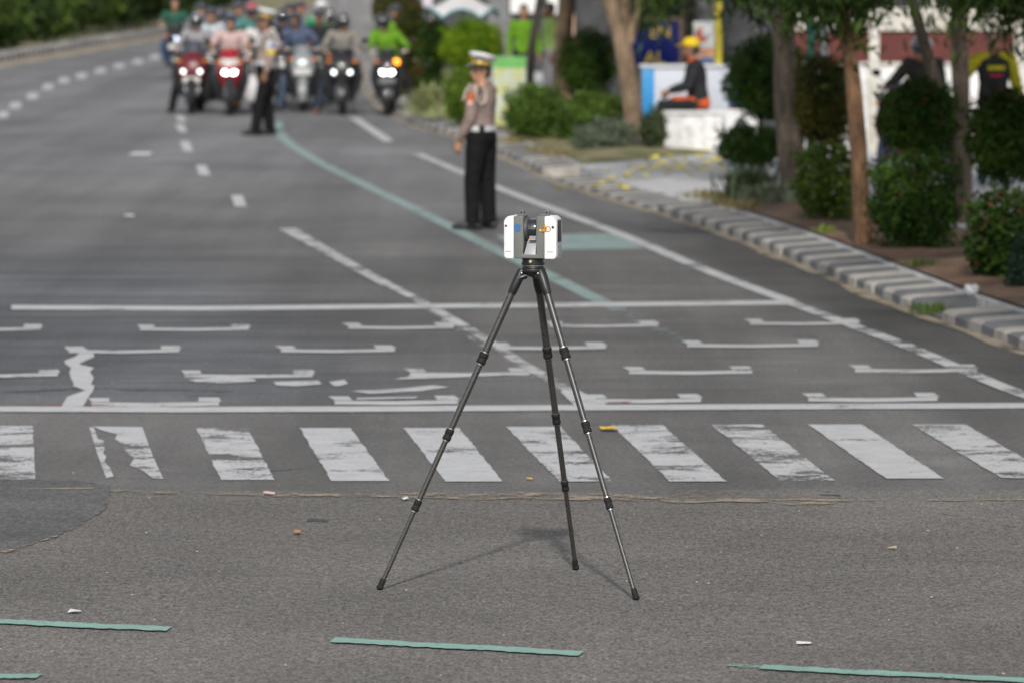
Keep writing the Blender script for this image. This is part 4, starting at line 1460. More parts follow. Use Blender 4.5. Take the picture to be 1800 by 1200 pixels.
# 1 far left, bare headed
at = place(306, 137)
motorcycle('black motorcycle far left behind the red ones, its rider bare headed', at, R(4), BLK, 'single', mat('dim headlight', (.7, .78, 1), .2, emit=1.2), 'white', lampz=.78, second=BLUK)
rider('bare headed man in dark green tee shirt riding the motorcycle farthest left', at, R(4), DGREEN, BLACKC, None, foot='l', sleeve='short', skin=SKIN, headgear=lambda r, h: None, hair=True)
# 2 dark red scooter with tall screen
at = place(343, 200)
motorcycle('dark red scooter with smoked windscreen and two round headlights, foremost on the left', at, R(-3), RED, 'twin', LAMP, 'white', screen=.30, wide=1.12, second=DARKP, fender=DARKP, fog=True, topcol=DARKP)
rider('rider in grey jacket and glossy dark helmet on the red scooter with the windscreen', at, R(-3), LGREY, BLACKC, HG, foot='r', visor='dark', face=False, stripe=HB)
# 3 behind it
at = place(369, 178)
motorcycle('dark scooter half hidden between the two red motorcycles', at, R(0), BLK, 'single', LAMPD, 'white')
rider('rider in pale plaid shirt and small grey helmet between the two red motorcycles', at, R(0), PLAID, DDEN, HG, foot='l', visor='up', full=False)
# 4 red motorcycle with bright lamps
at = place(403, 203)
motorcycle('bright red motorcycle with glaring joined headlights and red handlebar cover', at, R(2), RED2, 'joined', LAMPB, 'white', fender=DARKP, second=BLK, topcol=RED2, wide=.95, plate_z=.86)
rider('rider in pale pink blouse and light blue helmet on the bright red motorcycle', at, R(2), PINKB, BROWNT, HC, foot='l', visor='up', full=False, sleeve='short', skin=SKIN, shoes=BROWNSHOE)
bagm = M().tube([(0, 0, .0), (0, 0, .06), (0, 0, .22), (0, 0, .30), (0, 0, .36)], [(.11, .06), (.155, .10), (.165, .105), (.12, .07), (.04, .03)], 16, side=(1, 0, 0), round_ends=True)
bg_ = thing('shopping_bag', 'white shopping bag hanging beside the bright red motorcycle', 'bag', (at.x + .36, at.y - .30, .26))
build('bag_body', bagm, WHITEC, bg_)
build('bag_handle', M().tube(catmull([(-.05, 0, .35), (-.04, 0, .52), (0, 0, .60), (.04, 0, .52), (.05, 0, .35)], 4), .008, 8), WHITEC, bg_)
# 5 red helmet behind
at = place(440, 172)
motorcycle('dark scooter hidden behind the white capped policeman and the shopping bag', at, R(-2), BLK, 'single', LAMPD, 'white')
rider('rider in teal jacket and red helmet left of the white capped policeman', at, R(-2), TEAL, DDEN, HR, foot='l', visor='dark', dz=.05)
at = place(437, 152)
motorcycle('dark scooter in the second rank behind the red helmet', at, R(2), BLUK, 'single', LAMPD, None)
rider('rider in mint green helmet just behind the red helmet', at, R(2), GREYJ, BLACKC, HM_, foot='r', visor='up', full=False, dz=.03)
# 6 khaki trousers beside the policeman
at = place(457, 196)
motorcycle('black motorcycle directly behind the policeman, mostly hidden', at, R(3), BLK, 'single', LAMPD, 'white')
rider('rider in white patterned shirt and khaki trousers directly behind the policeman', at, R(3), PLAID2, KHAKI, HB, foot='r', visor='up', full=False)
# 7 silver scooter in the middle
at = place(531, 196)
motorcycle('silver scooter with a single headlight and white number plate, right of the policeman', at, R(2), SIL, 'single', mat('pale headlight', (.75, .85, .78), .2, emit=.25), 'white', lampz=.80, second=DARKP, screen=.16)
rider('rider in blue grey jacket, denim and navy helmet on the silver scooter', at, R(2), BLUEG, DENIM, HN, foot='r', visor='up', full=True, lean=-.22)
at = place(560, 188)
motorcycle('black scooter just behind the silver one', at, R(0), BLK, 'single', LAMPD, 'white')
rider('rider in black jacket and white helmet right behind the silver scooter', at, R(0), BLACKJ, BLACKC, HW, foot='l', visor='up', full=False, skin=SKIN_D, dz=.02)
at = place(563, 160)
motorcycle('dark scooter in the second rank carrying a rider in emerald green', at, R(0), BLUK, 'single', LAMPD, None)
rider('rider in emerald green jacket and white peaked helmet in the second rank', at, R(0), EMER, BLACKC, HW, foot='l', visor='peak', full=False, dz=.04)
at = place(527, 156)
motorcycle('black scooter in the second rank under the pink helmet', at, R(3), BLK, 'single', LAMPD, None)
rider('rider in pink helmet in the second rank', at, R(3), GREYJ, DDEN, HP, foot='r', visor='up', full=False, dz=.03)
for x, gy, top_, hel, lab, vis in ((386, 172, BLACKJ, HB, 'rider in black jacket and black helmet between the two red motorcycles', 'dark'), (418, 160, TEAL, HG, 'rider in teal jacket and grey helmet behind the pink blouse', 'up'),
                            (494, 187, BLACKJ, HB, 'rider in black jacket just right of the white capped policeman', 'dark'), (507, 164, BLUEG, HN, 'rider in blue grey jacket and navy helmet left of the silver scooter', 'up'),
                            (578, 178, BLACKJ, HB, 'rider in black jacket left behind the two lamp scooter', 'dark'), (352, 160, GREYJ, HG, 'rider in grey jacket behind the windscreen scooter', 'up')):
    at = place(x, gy)
    motorcycle('dark scooter under the ' + lab.replace(' and black helmet', '').replace(' and grey helmet', '').replace(' and navy helmet', ''), at, R(rng.uniform(-4, 4)), BLK, 'single', LAMPD, None)
    rider(lab, at, R(rng.uniform(-4, 4)), top_, DDEN, hel, foot='l', visor=vis, full=vis == 'dark', face=vis != 'dark', dz=rng.uniform(-.03, .04))
# 8 black scooter, two lamps
at = place(601, 202)
motorcycle('black scooter with two separate slanted headlights, second from the right', at, R(1), BLK, 'twin', LAMP, None, wide=1.08, screen=.10, second=DARKP)
rider('rider in stone grey shirt and black helmet turned aside on the two lamp scooter', at, R(1), STONE, DDEN, HB, foot='r', visor='dark', face=False, hyaw=R(40), shoes=BROWNSHOE)
# 9 black scooter, lime jacket
at = place(684, 203)
motorcycle('black scooter with one glaring headlight and lit amber indicator, far right by the kerb', at, R(-2), BLK, 'joined', LAMPB, 'dark', lit=True, second=DARKP, wide=.85)
rider('rider in lime green jacket and black helmet on the scooter by the kerb', at, R(-2), LIME, BLACKC, HB, foot='l', visor='dark', face=False, lean=-.18, bulk=1.08)
at = place(694, 172)
motorcycle('dark scooter behind the one with the amber light', at, R(0), BLK, 'single', LAMPD, None, box=True)
rider('rider in lime green jacket and grey helmet behind the scooter by the kerb', at, R(0), LIME, BLACKC, HG, foot='l', visor='up', full=False, bulk=1.08, dz=.03)

# ================================================================== PLANTS
def leaf_mesh(name, pts, nrm, L, asp, cols, parent, mt=LEAF, droop=0.0, fold=.18, jitter=.6):
    n = len(pts)
    rn = nrg.normal(size=(n, 3))
    nm = nrm + rn * jitter
    nm /= np.linalg.norm(nm, axis=1, keepdims=True) + 1e-9
    t = nrg.normal(size=(n, 3))
    t[:, 2] -= droop * 3
    t -= nm * np.sum(t * nm, axis=1, keepdims=True)
    t /= np.linalg.norm(t, axis=1, keepdims=True) + 1e-9
    b = np.cross(nm, t)
    ln = (L * nrg.uniform(.65, 1.25, size=(n, 1)))
    v = np.empty((n, 4, 3))
    v[:, 0] = pts
    v[:, 1] = pts + t * ln * .5 + b * ln * asp * .5 + nm * ln * fold * .3
    v[:, 2] = pts + t * ln
    v[:, 3] = pts + t * ln * .5 - b * ln * asp * .5 + nm * ln * fold * .3
    me = bpy.data.meshes.new(name)
    me.vertices.add(n * 4)
    me.vertices.foreach_set('co', v.reshape(-1))
    me.loops.add(n * 4)
    me.loops.foreach_set('vertex_index', np.arange(n * 4, dtype=np.int32))
    me.polygons.add(n)
    me.polygons.foreach_set('loop_start', np.arange(0, n * 4, 4, dtype=np.int32))
    me.update(calc_edges=True)
    a = me.color_attributes.new('tint', 'FLOAT_COLOR', 'POINT')
    c = np.ones((n, 4, 4))
    c[:, :, :3] = cols[:, None, :]
    a.data.foreach_set('color', c.reshape(-1))
    me.materials.append(mt)
    o = bpy.data.objects.new(name, me)
    COL.objects.link(o)
    if parent is not None:
        o.parent = parent
    return o

def leaf_colours(pts, pal, tips=None, tipf=0.0, up=None):
    n = len(pts)
    p = pts
    f = (np.sin(p[:, 0] * 5.1 + p[:, 2] * 3.7) + np.sin(p[:, 1] * 4.3 - p[:, 2] * 6.1 + 1.3) + np.sin(p[:, 0] * 9.7 + p[:, 1] * 8.1)) / 6 + .5
    f = np.clip(f + nrg.normal(size=n) * .22, 0, 1)[:, None]
    c = np.array(pal[0])[None] * (1 - f) + np.array(pal[1])[None] * f
    c *= nrg.uniform(.75, 1.25, size=(n, 1))
    if tips is not None and tipf > 0:
        w_ = nrg.uniform(size=n) < tipf * (up if up is not None else 1)
        c[w_] = np.array(tips)[None] * nrg.uniform(.6, 1.2, size=(w_.sum(), 1))
    return c

def blob_points(n, c, r, power=2.0, shell=.55, lump=.10):
    d = nrg.normal(size=(n, 3))
    d /= np.linalg.norm(d, axis=1, keepdims=True)
    k = (np.abs(d) ** power).sum(1) ** (-1 / power)
    lum = 1 + lump * (np.sin(d[:, 0] * 7 + c[0] * 3) * np.sin(d[:, 1] * 6 + c[1]) + .7 * np.sin(d[:, 2] * 9 + c[0] * 7 + d[:, 0] * 4))
    rad = shell + (1 - shell) * nrg.uniform(size=n) ** .5
    rad = np.where(nrg.uniform(size=n) < .06, rad * nrg.uniform(1.04, 1.2, size=n), rad)
    p = d * (k * rad * lum)[:, None] * np.array(r)[None] + np.array(c)[None]
    return p, d, rad

DK = ((.010, .030, .005), (.045, .090, .012))           # dark clipped shrub
MD = ((.030, .070, .012), (.10, .17, .025))
BR = ((.075, .145, .006), (.19, .29, .012))             # bright clipped shrub
RB = ((.022, .035, .008), (.085, .080, .014))             # reddish brown shrub
GG = ((.070, .090, .060), (.17, .20, .14))              # grey green
PV = ((.22, .26, .10), (.42, .44, .24))                 # pale variegated
REDTIP = (.085, .036, .012)

def foliage(nm, parent, c, r, n, L, pal, power=2.0, asp=.5, tipf=.0, tips=REDTIP, shell=.35, lump=.10, jitter=.7):
    p, d, rad = blob_points(n, c, r, power, shell, lump)
    up = np.clip((rad - .72) * 4, 0, 1) * np.clip(.45 + d[:, 2] * .8, 0, 1)
    return leaf_mesh(nm, p, d, L, asp, leaf_colours(p, pal, tips, tipf, up), parent, jitter=jitter)

def stem(nm, parent, pts, r0, r1, mt, n=10):
    P = catmull([Vector(p) for p in pts], 5)
    k = len(P)
    rad = [r0 + (r1 - r0) * i / (k - 1) + rng.uniform(-.04, .04) * r0 for i in range(k)]
    return build(nm, M().tube(P, rad, n), mt, parent, sharp=80)

def shrub(label, at, tiers, pal, group, stemr=.03, tipf=.10, cat='shrub', name='topiary_shrub', dens=1.0, leaf=.058, asp=.55, lump=.13):
    t = thing(name, label, cat, at, 0, group)
    top = max(c[2] for c, r, p in tiers)
    stem('stem', t, [(0, 0, -.05), (.02, .01, top * .4), (-.01, .0, top)], stemr, stemr * .6, BARK_DARK)
    for c, r, p in tiers:
        area = (r[0] * r[1] + r[0] * r[2] + r[1] * r[2]) * 4
        foliage('foliage', t, c, r, int(min(15000, max(1500, area * 2600 * dens * (.065 / leaf) ** 2))), leaf, pal, p, asp, tipf, lump=lump)
    return t

def at_d(x, Y, z):                     # the place at a distance seen at pixel column x
    return (x - CX) / FPX * Y * 1.0, Y, z

def zpix(y, Y):                        # height seen at pixel row y at distance Y
    return D(CX, y, Y).z

def tier(x0, x1, y0, y1, Y, ax, depth=None, power=2.6):
    s = Y / FPX
    z1, z0_ = zpix(y0, Y), zpix(y1, Y)
    rx = (x1 - x0) / 2 * s
    return ((((x0 + x1) / 2 - ax) * s, 0, (z0_ + z1) / 2 - .13), (rx, depth or rx, (z1 - z0_) / 2), power)

VG = 'clipped shrubs along the right kerb'
def topi(label, x, Y, boxes, pal, tipf=.10, dens=1.0, leaf=.058, group=VG, name='topiary_shrub', lump=.13, power=None):
    ts = []
    for b in boxes:
        ts.append(tier(b[0], b[1], b[2], b[3], Y, x, None, b[4] if len(b) > 4 else 2.8))
    px_, py_, _ = at_d(x, Y, 0)
    return shrub(label, (px_, py_, .13), ts, pal, group, tipf=tipf, dens=dens, leaf=leaf, name=name, lump=lump)

# nearest on the right, back towards the motorcycles
topi('square clipped shrub with red tips at the right edge, nearest of the row', 1762, 42.3, [(1702, 1830, 338, 492, 5)], DK, .14)
topi('tall rounded shrub behind the square one at the right edge', 1765, 48.0, [(1700, 1840, 162, 320, 2.6)], DK, .10, dens=1.3)
topi('dark blue green weedy shrub in the right corner of the planting', 1800, 40.8, [(1774, 1840, 415, 545, 2.4)], ((.015, .032, .022), (.04, .07, .045)), .0)
topi('square clipped shrub between the slim orange trunk and the leaning trunk', 1608, 46.2, [(1534, 1682, 274, 432, 5)], DK, .06)
topi('round topped shrub in front of the helmeted man', 1612, 50.5, [(1546, 1680, 146, 272, 3)], DK, .14, dens=1.3)
topi('square clipped bright edged shrub left of the slim orange trunk', 1452, 50.8, [(1400, 1506, 256, 384, 5)], ((.030, .055, .010), (.10, .155, .022)), .10)
topi('reddish topped shrub behind, left of the slim orange trunk', 1445, 55.2, [(1398, 1496, 104, 256, 2.8)], RB, .16, dens=1.8)
topi('big round dark topiary ball beside the thick brown trunk', 1335, 61.0, [(1272, 1424, 66, 215, 2.2)], DK, .03)
topi('low dark clipped hedge block in front of the white bench wall', 1318, 60.0, [(1264, 1372, 224, 292, 4)], DK, .02)
topi('tall dark shrub left of the forked tan trunk, its round upper tier', 1038, 72.5, [(984, 1082, 54, 172, 2.4)], DK, .12)
topi('wide leafy shrub under the dark round one left of the tan trunk', 1040, 70.8, [(978, 1098, 166, 268, 3.2)], MD, .10)
topi('leafy green shrub just right of the near policeman', 938, 71.5, [(888, 984, 152, 246, 3)], MD, .10, lump=.16)
topi('bright green round ball behind the near policeman', 828, 79.5, [(774, 884, 37, 126, 2.3)], BR, .0)
topi('bright green clipped column left of the near policeman', 806, 77.3, [(784, 842, 124, 216, 4)], ((.045, .095, .01), (.14, .22, .025)), .0)
for lab, x, Y, b, pal, tf in (
        ('dark shrub left of the bright round topiary', 762, 84, [(734, 792, 36, 120, 2.6), (738, 782, 118, 200, 3)], DK, .08),
        ('reddish brown shrub beside the rider in lime green', 722, 92, [(694, 758, 8, 105, 2.8), (700, 750, 108, 186, 3.2)], RB, .22),
        ('rust tinged shrub beyond the rider in lime green', 700, 103, [(668, 735, -30, 78, 2.8), (672, 728, 78, 145, 3)], RB, .30),
        ('olive brown shrub farthest along the right kerb', 690, 120, [(655, 722, -40, 62, 2.8)], RB, .35)):
    topi(lab, x, Y, b, pal, tf, leaf=.075)
# soft unclipped plants
def tuft(label, x, Y, w, h, pal, n=420, name='grass_tuft', spread=.9, asp=.10, z=.14, group=None):
    px_, py_, _ = at_d(x, Y, 0)
    t = thing(name, label, 'plant', (px_, py_, z), 0, group)
    pts = nrg.normal(size=(n, 3)) * np.array([w * .22, w * .22, 0])
    ts = []
    m = M()
    cols = []
    for i in range(n):
        a = rng.uniform(0, 2 * math.pi)
        l = h * rng.uniform(.5, 1.1)
        b = Vector((*pts[i][:2], 0))
        d = Vector((math.cos(a), math.sin(a), 0))
        sp = rng.uniform(.1, spread)
        p1 = b + d * l * sp * .35 + Vector((0, 0, l * .6))
        p2 = b + d * l * sp + Vector((0, 0, l * (1.0 - .35 * sp)))
        s = Vector((-d.y, d.x, 0)) * l * asp * .5
        o = len(m.v)
        m.v += [tuple(b - s * .6), tuple(b + s * .6), tuple(p1 + s), tuple(p1 - s), tuple(p2)]
        m.f += [(o, o + 1, o + 2, o + 3), (o + 3, o + 2, o + 4)]
        k = rng.random() * .8 + .1
        c = [pal[0][q] * (1 - k) + pal[1][q] * k for q in range(3)]
        cols += [(*c, 1)] * 5
    ob = build('blades', m, LEAF, t, flat=True)
    a = ob.data.color_attributes.new('tint', 'FLOAT_COLOR', 'POINT')
    a.data.foreach_set('color', np.array(cols).reshape(-1))
    return t
SG = 'soft plants on the right verge'
GB = ((.035, .060, .030), (.11, .14, .075))
tuft('spiky grey green grass clump in front of the thick brown trunk', 1318, 54.4, .55, .42, GB, 420, group=SG)
tuft('paler grass clump right of the spiky one, by the thick brown trunk', 1352, 53.6, .45, .27, GG, 360, group=SG)
topi('silvery grey green bush in front of the forked tan trunk', 1066, 67.6, [(1008, 1122, 212, 284, 2.3)], GG, .0, leaf=.045, group=SG, name='verge_bush', lump=.18)
topi('thin grey green bush right of the forked tan trunk', 1148, 67.2, [(1124, 1172, 192, 266, 2.3)], ((.03, .05, .02), (.10, .12, .06)), .0, leaf=.045, group=SG, name='verge_bush', dens=.9, lump=.2)
tuft('pale variegated plant left of the bright green column', 770, 80.3, .55, .55, PV, 420, group=SG, asp=.16)
tuft('low pale plant by the kerb below the variegated one', 742, 81.5, .4, .34, PV, 260, group=SG, asp=.16)
tuft('small green weed at the gap in the near kerb', 1638, 40.0, .30, .10, ((.05, .09, .02), (.12, .18, .04)), 160, name='weed', z=.02)
tuft('small yellow green weed on the red soil left of the slim trunk', 1452, 48.6, .16, .12, ((.12, .17, .03), (.22, .28, .06)), 60, name='weed')
tuft('low green weed on the red soil under the square shrub', 1618, 43.6, .35, .10, ((.03, .06, .015), (.08, .12, .03)), 120, name='weed')
for x, Y in ((950, 66.8), (985, 65.5), (1240, 55.0), (1262, 54.6), (1300, 53.0), (905, 69.8), (840, 74.6)):
    tuft('dry grass tuft behind the right kerb', x, Y, .5, .12, ((.16, .14, .06), (.28, .23, .11)), 160, name='grass_tuft', group='dry grass tufts behind the right kerb', z=.15)

# trees: trunk, limbs and a crown of many leaves
def tree(label, base, trunk, r0, r1, bark, limbs, crowns, pal, n, L=.15, asp=.24, droop=.5, group='trees along the right pavement'):
    t = thing('street_tree', label, 'tree', base, 0, group)
    tr = stem('trunk', t, trunk, r0, r1, bark, 14)
    for pts, a, b in limbs:
        stem('limb', t, pts, a, b, bark, 10)
    P, N, tot = [], [], sum(r[0] * r[1] * r[2] for c, r in crowns)
    for c, r in crowns:
        k = int(n * r[0] * r[1] * r[2] / tot)
        if r[0] < .8: k = int(r[0] * r[1] * r[2] * 15000) + 120
        nc = max(6, k // 40)
        d = nrg.normal(size=(nc, 3)); d /= np.linalg.norm(d, axis=1, keepdims=True)
        cc = d * (nrg.uniform(size=(nc, 1)) ** .4) * np.array(r) + np.array(c)
        w_ = nrg.integers(0, nc, size=k)
        o = nrg.normal(size=(k, 3)) * .17
        P.append(cc[w_] + o); N.append(o / .17 + d[w_] * .6 + np.array([0, 0, .3]))
    p, nn = np.concatenate(P), np.concatenate(N)
    nn /= np.linalg.norm(nn, axis=1, keepdims=True)
    leaf_mesh('crown', p, nn, L, asp, leaf_colours(p, pal), t, droop=droop, jitter=.8)
    return t

def trunk_px(pts, Y, b):                # trunk course from pixels at one distance, relative to its base
    return [tuple(D(x, y, Y) - Vector(b)) for x, y in pts]
TL = ((.018, .040, .010), (.065, .105, .022))
b = (*at_d(1517, 46.9, 0)[:2], .14)
tree('slim tree with bare orange brown trunk between two square shrubs', b, [(0, 0, -.1)] + trunk_px([(1516, 400), (1508, 250), (1497, 120), (1482, 20)], 46.9, b) + [(-.25, .1, 2.9), (-.2, .1, 3.6)], .092, .045, BARK_ORANGE,
     [([(-.22, .05, 2.1), (-.5, -.1, 2.6), (-.8, -.2, 3.2)], .04, .015), ([(-.22, .05, 2.3), (.2, .3, 2.9), (.5, .4, 3.4)], .04, .015)],
     [((-.30, 0, 2.35), (.55, .5, .30)), ((-.2, .1, 2.15), (.30, .3, .25)), ((-.2, .1, 4.0), (2.4, 2.4, 1.2))], TL, 6500)
b = (*at_d(1396, 57.3, 0)[:2], .14)
tree('tree with thick brown trunk standing beside the round dark topiary', b, [(0, 0, -.1)] + trunk_px([(1393, 290), (1382, 160), (1378, 40)], 57.3, b) + [(-.1, 0, 2.8), (-.1, .1, 4.2)], .165, .09, BARK_GREY,
     [([(-.08, 0, 2.0), (-.45, .1, 2.5), (-.9, .2, 3.3)], .07, .02), ([(-.08, 0, 2.4), (.4, -.1, 3.2), (.9, 0, 4.0)], .07, .02)],
     [((-.45, .1, 2.35), (.5, .5, .28)), ((.25, -.1, 2.25), (.4, .4, .35)), ((-.2, 0, 4.4), (2.6, 2.6, 1.4))], TL, 7500, L=.2)
b = (*at_d(1692, 50.7, 0)[:2], .14)
tree('slender grey tree leaning left across the helmeted man', b, [(0, 0, -.1)] + trunk_px([(1692, 360), (1672, 240), (1640, 130), (1606, 10)], 50.7, b) + [(-.62, 0, 2.6), (-.8, .1, 3.4)], .074, .045, BARK_GREY,
     [([(-.5, 0, 2.2), (-.2, -.1, 2.8), (.1, -.1, 3.4)], .035, .012), ([(-.55, 0, 2.35), (-1.0, .1, 2.9), (-1.4, .1, 3.3)], .035, .012)],
     [((-.95, .1, 2.62), (.5, .4, .25)), ((-.6, 0, 3.8), (1.9, 1.9, 1.0))], TL, 5000, L=.18)
b = (*at_d(1688, 53.0, 0)[:2], .14)
tree('straight grey trunked tree right behind the leaning one', b, [(0, 0, -.1)] + trunk_px([(1693, 330), (1690, 180), (1684, 20)], 53.0, b) + [(-.05, 0, 3.0), (0, 0, 4.2)], .10, .07, BARK_GREY,
     [([(0, 0, 2.3), (.5, -.2, 2.7), (.9, -.3, 2.8)], .05, .015), ([(0, 0, 2.6), (-.5, .2, 3.3), (-.8, .2, 3.9)], .05, .015)],
     [((.5, -.2, 2.5), (.5, .4, .22)), ((0, 0, 4.3), (2.2, 2.2, 1.2))], TL, 6000, L=.2)
b = (*at_d(1890, 46.5, 0)[:2], .14)
tree('tree outside the right edge whose long leaves hang into the corner', b, [(0, 0, -.1), (.02, 0, 1.2), (-.05, 0, 2.6), (-.1, 0, 3.6)], .12, .06, BARK_GREY,
     [([(-.03, 0, 2.0), (-.35, -.1, 2.3), (-.65, -.1, 2.35)], .03, .01), ([(-.05, 0, 2.4), (.4, 0, 3.0), (.8, 0, 3.4)], .04, .012)],
     [((-.62, -.1, 2.30), (.72, .4, .20)), ((-.35, .2, 2.10), (.32, .3, .20)), ((0, 0, 3.9), (2.4, 2.4, 1.2))], TL, 7000, L=.17, asp=.22, droop=.9)
for bx, by, lab in ((5.0, 40.0, 'broad street tree added just outside the right edge to shade the planting'), (5.6, 34.0, 'broad street tree nearest the camera on the right, added out of view for its shade')):  # unseen trees added to shade the planting and the kerb side
    b = (bx, by, .14)
    tree(lab, b, [(0, 0, -.1), (.05, 0, 1.4), (-.05, .1, 2.9), (0, 0, 4.6)], .17, .09, BARK_GREY,
         [([(0, 0, 2.5), (-.8, .2, 3.3), (-1.6, .3, 4.0)], .07, .02), ([(0, 0, 2.7), (.8, -.2, 3.5), (1.5, 0, 4.2)], .07, .02), ([(0, 0, 2.9), (.1, .9, 3.6), (0, 1.7, 4.2)], .06, .02)],
         [((-.2, .2, 4.5), (2.6, 2.9, 1.3))], TL, 8000, L=.22)
b = (*at_d(1122, 70.2, 0)[:2], .14)
tree('forked tree with pale tan trunk left of the white bench wall', b, [(0, 0, -.1)] + trunk_px([(1116, 220), (1103, 130), (1090, 60), (1072, 0)], 70.2, b) + [(-.55, 0, 2.8), (-.7, .1, 3.8)], .14, .085, BARK_TAN,
     [(trunk_px([(1106, 76), (1118, 30), (1128, -20)], 70.2, b) + [(.25, 0, 3.2)], .07, .03), (trunk_px([(1096, 80), (1098, 20), (1102, -40)], 70.3, b) + [(-.05, .2, 3.6)], .10, .05)],
     [((.20, .1, 2.02), (.26, .4, .20)), ((.08, .2, 1.75), (.16, .3, .22)), ((-.2, 0, 3.8), (1.9, 1.8, 1.2))], TL, 6000)
b = (*at_d(992, 86, 0)[:2], .13)
tree('tan trunked tree farther back, left of the dark round shrub', b, [(0, 0, -.1)] + trunk_px([(990, 160), (990, 80), (996, 0)], 86, b) + [(.1, 0, 2.8), (.1, 0, 4.2)], .17, .11, BARK_TAN,
     [([(.06, 0, 2.2), (-.5, .1, 3.0), (-.9, .1, 3.8)], .07, .02), ([(.08, 0, 2.4), (.6, .1, 3.2), (1.0, .1, 4.0)], .07, .02)],
     [((.1, 0, 4.2), (2.0, 1.9, 1.3))], TL, 3600)
b = (*at_d(912, 83, 0)[:2], .13)
tree('thin dark tree leaning right beside the green notice banner', b, [(0, 0, -.1)] + trunk_px([(920, 150), (935, 80), (949, 0)], 83, b) + [(.6, 0, 2.9), (.75, 0, 3.6)], .07, .05, BARK_DARK,
     [([(.4, 0, 2.1), (.9, .1, 2.7), (1.2, .1, 3.2)], .035, .012)], [((.75, 0, 3.7), (1.3, 1.2, .8))], TL, 2200)
b = (*at_d(1212, 79, 0)[:2], .13)
tree('dark trunked tree behind the yellow capped seated man', b, [(0, 0, -.1), (0, 0, 1.0)] + trunk_px([(1211, 60), (1210, 0)], 79, b) + [(0, 0, 3.2)], .125, .09, BARK_DARK,
     [([(0, 0, 2.3), (.5, .1, 3.1), (.8, .1, 3.7)], .05, .02)], [((0, 0, 3.9), (1.5, 1.4, .9))], TL, 2600)

# far left verge and beyond the bend
def far_shrub(label, x, Y, w, h, pal, group, power=2.3, leaf=.22, tall=False, z=.18):
    px_, py_, _ = at_d(x, Y, 0)
    if Y < 205: px_ = min(px_, x_at(KERB_L, Y) - .55 - w / 2)
    t = thing('verge_shrub', label, 'shrub', (px_, py_, z), 0, group)
    stem('stem', t, [(0, 0, -.05), (.03, 0, h * .3), (0, 0, h * .7)], .06, .03, BARK_DARK)
    foliage('foliage', t, (0, 0, h * .55), (w / 2, w / 2, h * .5), int(900 + w * h * 420), leaf, pal, power, .55, 0, lump=.16)
    return t
FG = 'shrubs on the far left verge'
random.seed(3)
dkp = [((.016, .034, .010), (.055, .09, .022)), ((.03, .06, .012), (.10, .16, .03)), ((.02, .045, .012), (.07, .11, .025))]
for i, (x, Y, w_, h_) in enumerate(((-30, 124, 1.5, 1.3), (25, 130, 1.6, 1.4), (75, 127, 1.0, 1.0), (125, 136, 1.7, 1.5), (178, 140, 1.5, 1.3), (222, 150, 2.2, 1.9), (268, 158, 1.6, 1.5), (310, 170, 2.0, 1.7), (352, 178, 2.0, 1.5), (395, 200, 2.2, 1.6))):
    lab = {0: 'dark shrub at the left edge of the far verge', 4: 'bright green low shrub on the far left verge', 5: 'broad bushy shrub left of the bare headed rider'}.get(i, 'dark green shrub on the far left verge')
    far_shrub(lab, x, Y, w_, h_, dkp[1 if i in (4, 5) else i % 3], FG)
for i, (x, Y) in enumerate(((-40, 142), (40, 146), (110, 150), (160, 158), (240, 168), (300, 180), (350, 195))):
    px_, py_, _ = at_d(x, Y, 0)
    h_ = 5.5 + (i * 37 % 10) * .15
    tree('dark leafy tree behind the shrubs of the far left verge', (px_, py_, .18), [(0, 0, -.1), (.1, 0, 1.0), (0, .1, 2.4), (.1, .1, 3.6)], .17, .09, BARK_DARK,
         [([(0, 0, 1.7), (.8, 0, 2.6), (1.3, 0, 3.4)], .07, .02)], [((0, 0, 1.4), (2.4, 1.8, 1.25)), ((0, 0, 3.4), (2.6, 2.3, 1.9))], ((.012, .026, .008), (.045, .07, .02)), 3200, L=.36, asp=.5, droop=.2, group='trees behind the far left verge')
for i, (x, Y) in enumerate(((350, 250), (430, 262), (505, 268), (580, 272), (650, 275), (720, 262), (790, 250))):
    far_shrub('dark shrub at the bend of the road far behind the motorcycles', x, Y, 3.2, 2.6, dkp[i % 3], 'shrubs at the bend far behind', leaf=.30, z=.0)
for i, (x, Y) in enumerate(((745, 120), (790, 128), (842, 118), (885, 126))):
    far_shrub('dark shrub in front of the far shop', x, Y, 1.9, 1.8, dkp[(i + 1) % 3], 'shrubs in front of the far shop', leaf=.16, z=.12)

# ================================================================== BACKGROUND THINGS
WALLW = two_tone('whitewashed wall', (.50, .50, .495), (.62, .62, .61), 1.2, bump=.2, dist=.004)
WALLC = two_tone('cream white wall', (.40, .38, .33), (.48, .46, .42), 1.0, bump=.2, dist=.004)
DGREY = two_tone('dark grey facade', (.035, .037, .040), (.060, .062, .066), .8, bump=.1)
MGREY = two_tone('mid grey facade', (.12, .12, .125), (.18, .18, .185), .8, bump=.1)
BRICKR = brick_material('red brick band', (.085, .010, .008), (.12, .018, .012), (.07, .035, .03), 6.5)
YPOST = mat('yellow post paint', (.50, .41, .03), .5, var=.12)
TPOST = mat('teal green post paint', (.006, .085, .062), .45)
GPOST = mat('galvanised post', (.15, .165, .185), .45, .4)
SBLUE = mat('navy sign face', (.004, .010, .10), .5, var=.06, spec=.15)
SYEL = mat('yellow lettering', (.55, .40, .03), .5)
SBROWN = mat('brown sign frame', (.13, .085, .06), .5)
SKYB = mat('sky blue panel', (.02, .22, .50), .4)
ORANGEC = mat('orange cone plastic', (.70, .13, .03), .45)
COUNTER = mat('pale laminate', (.55, .57, .60), .4)

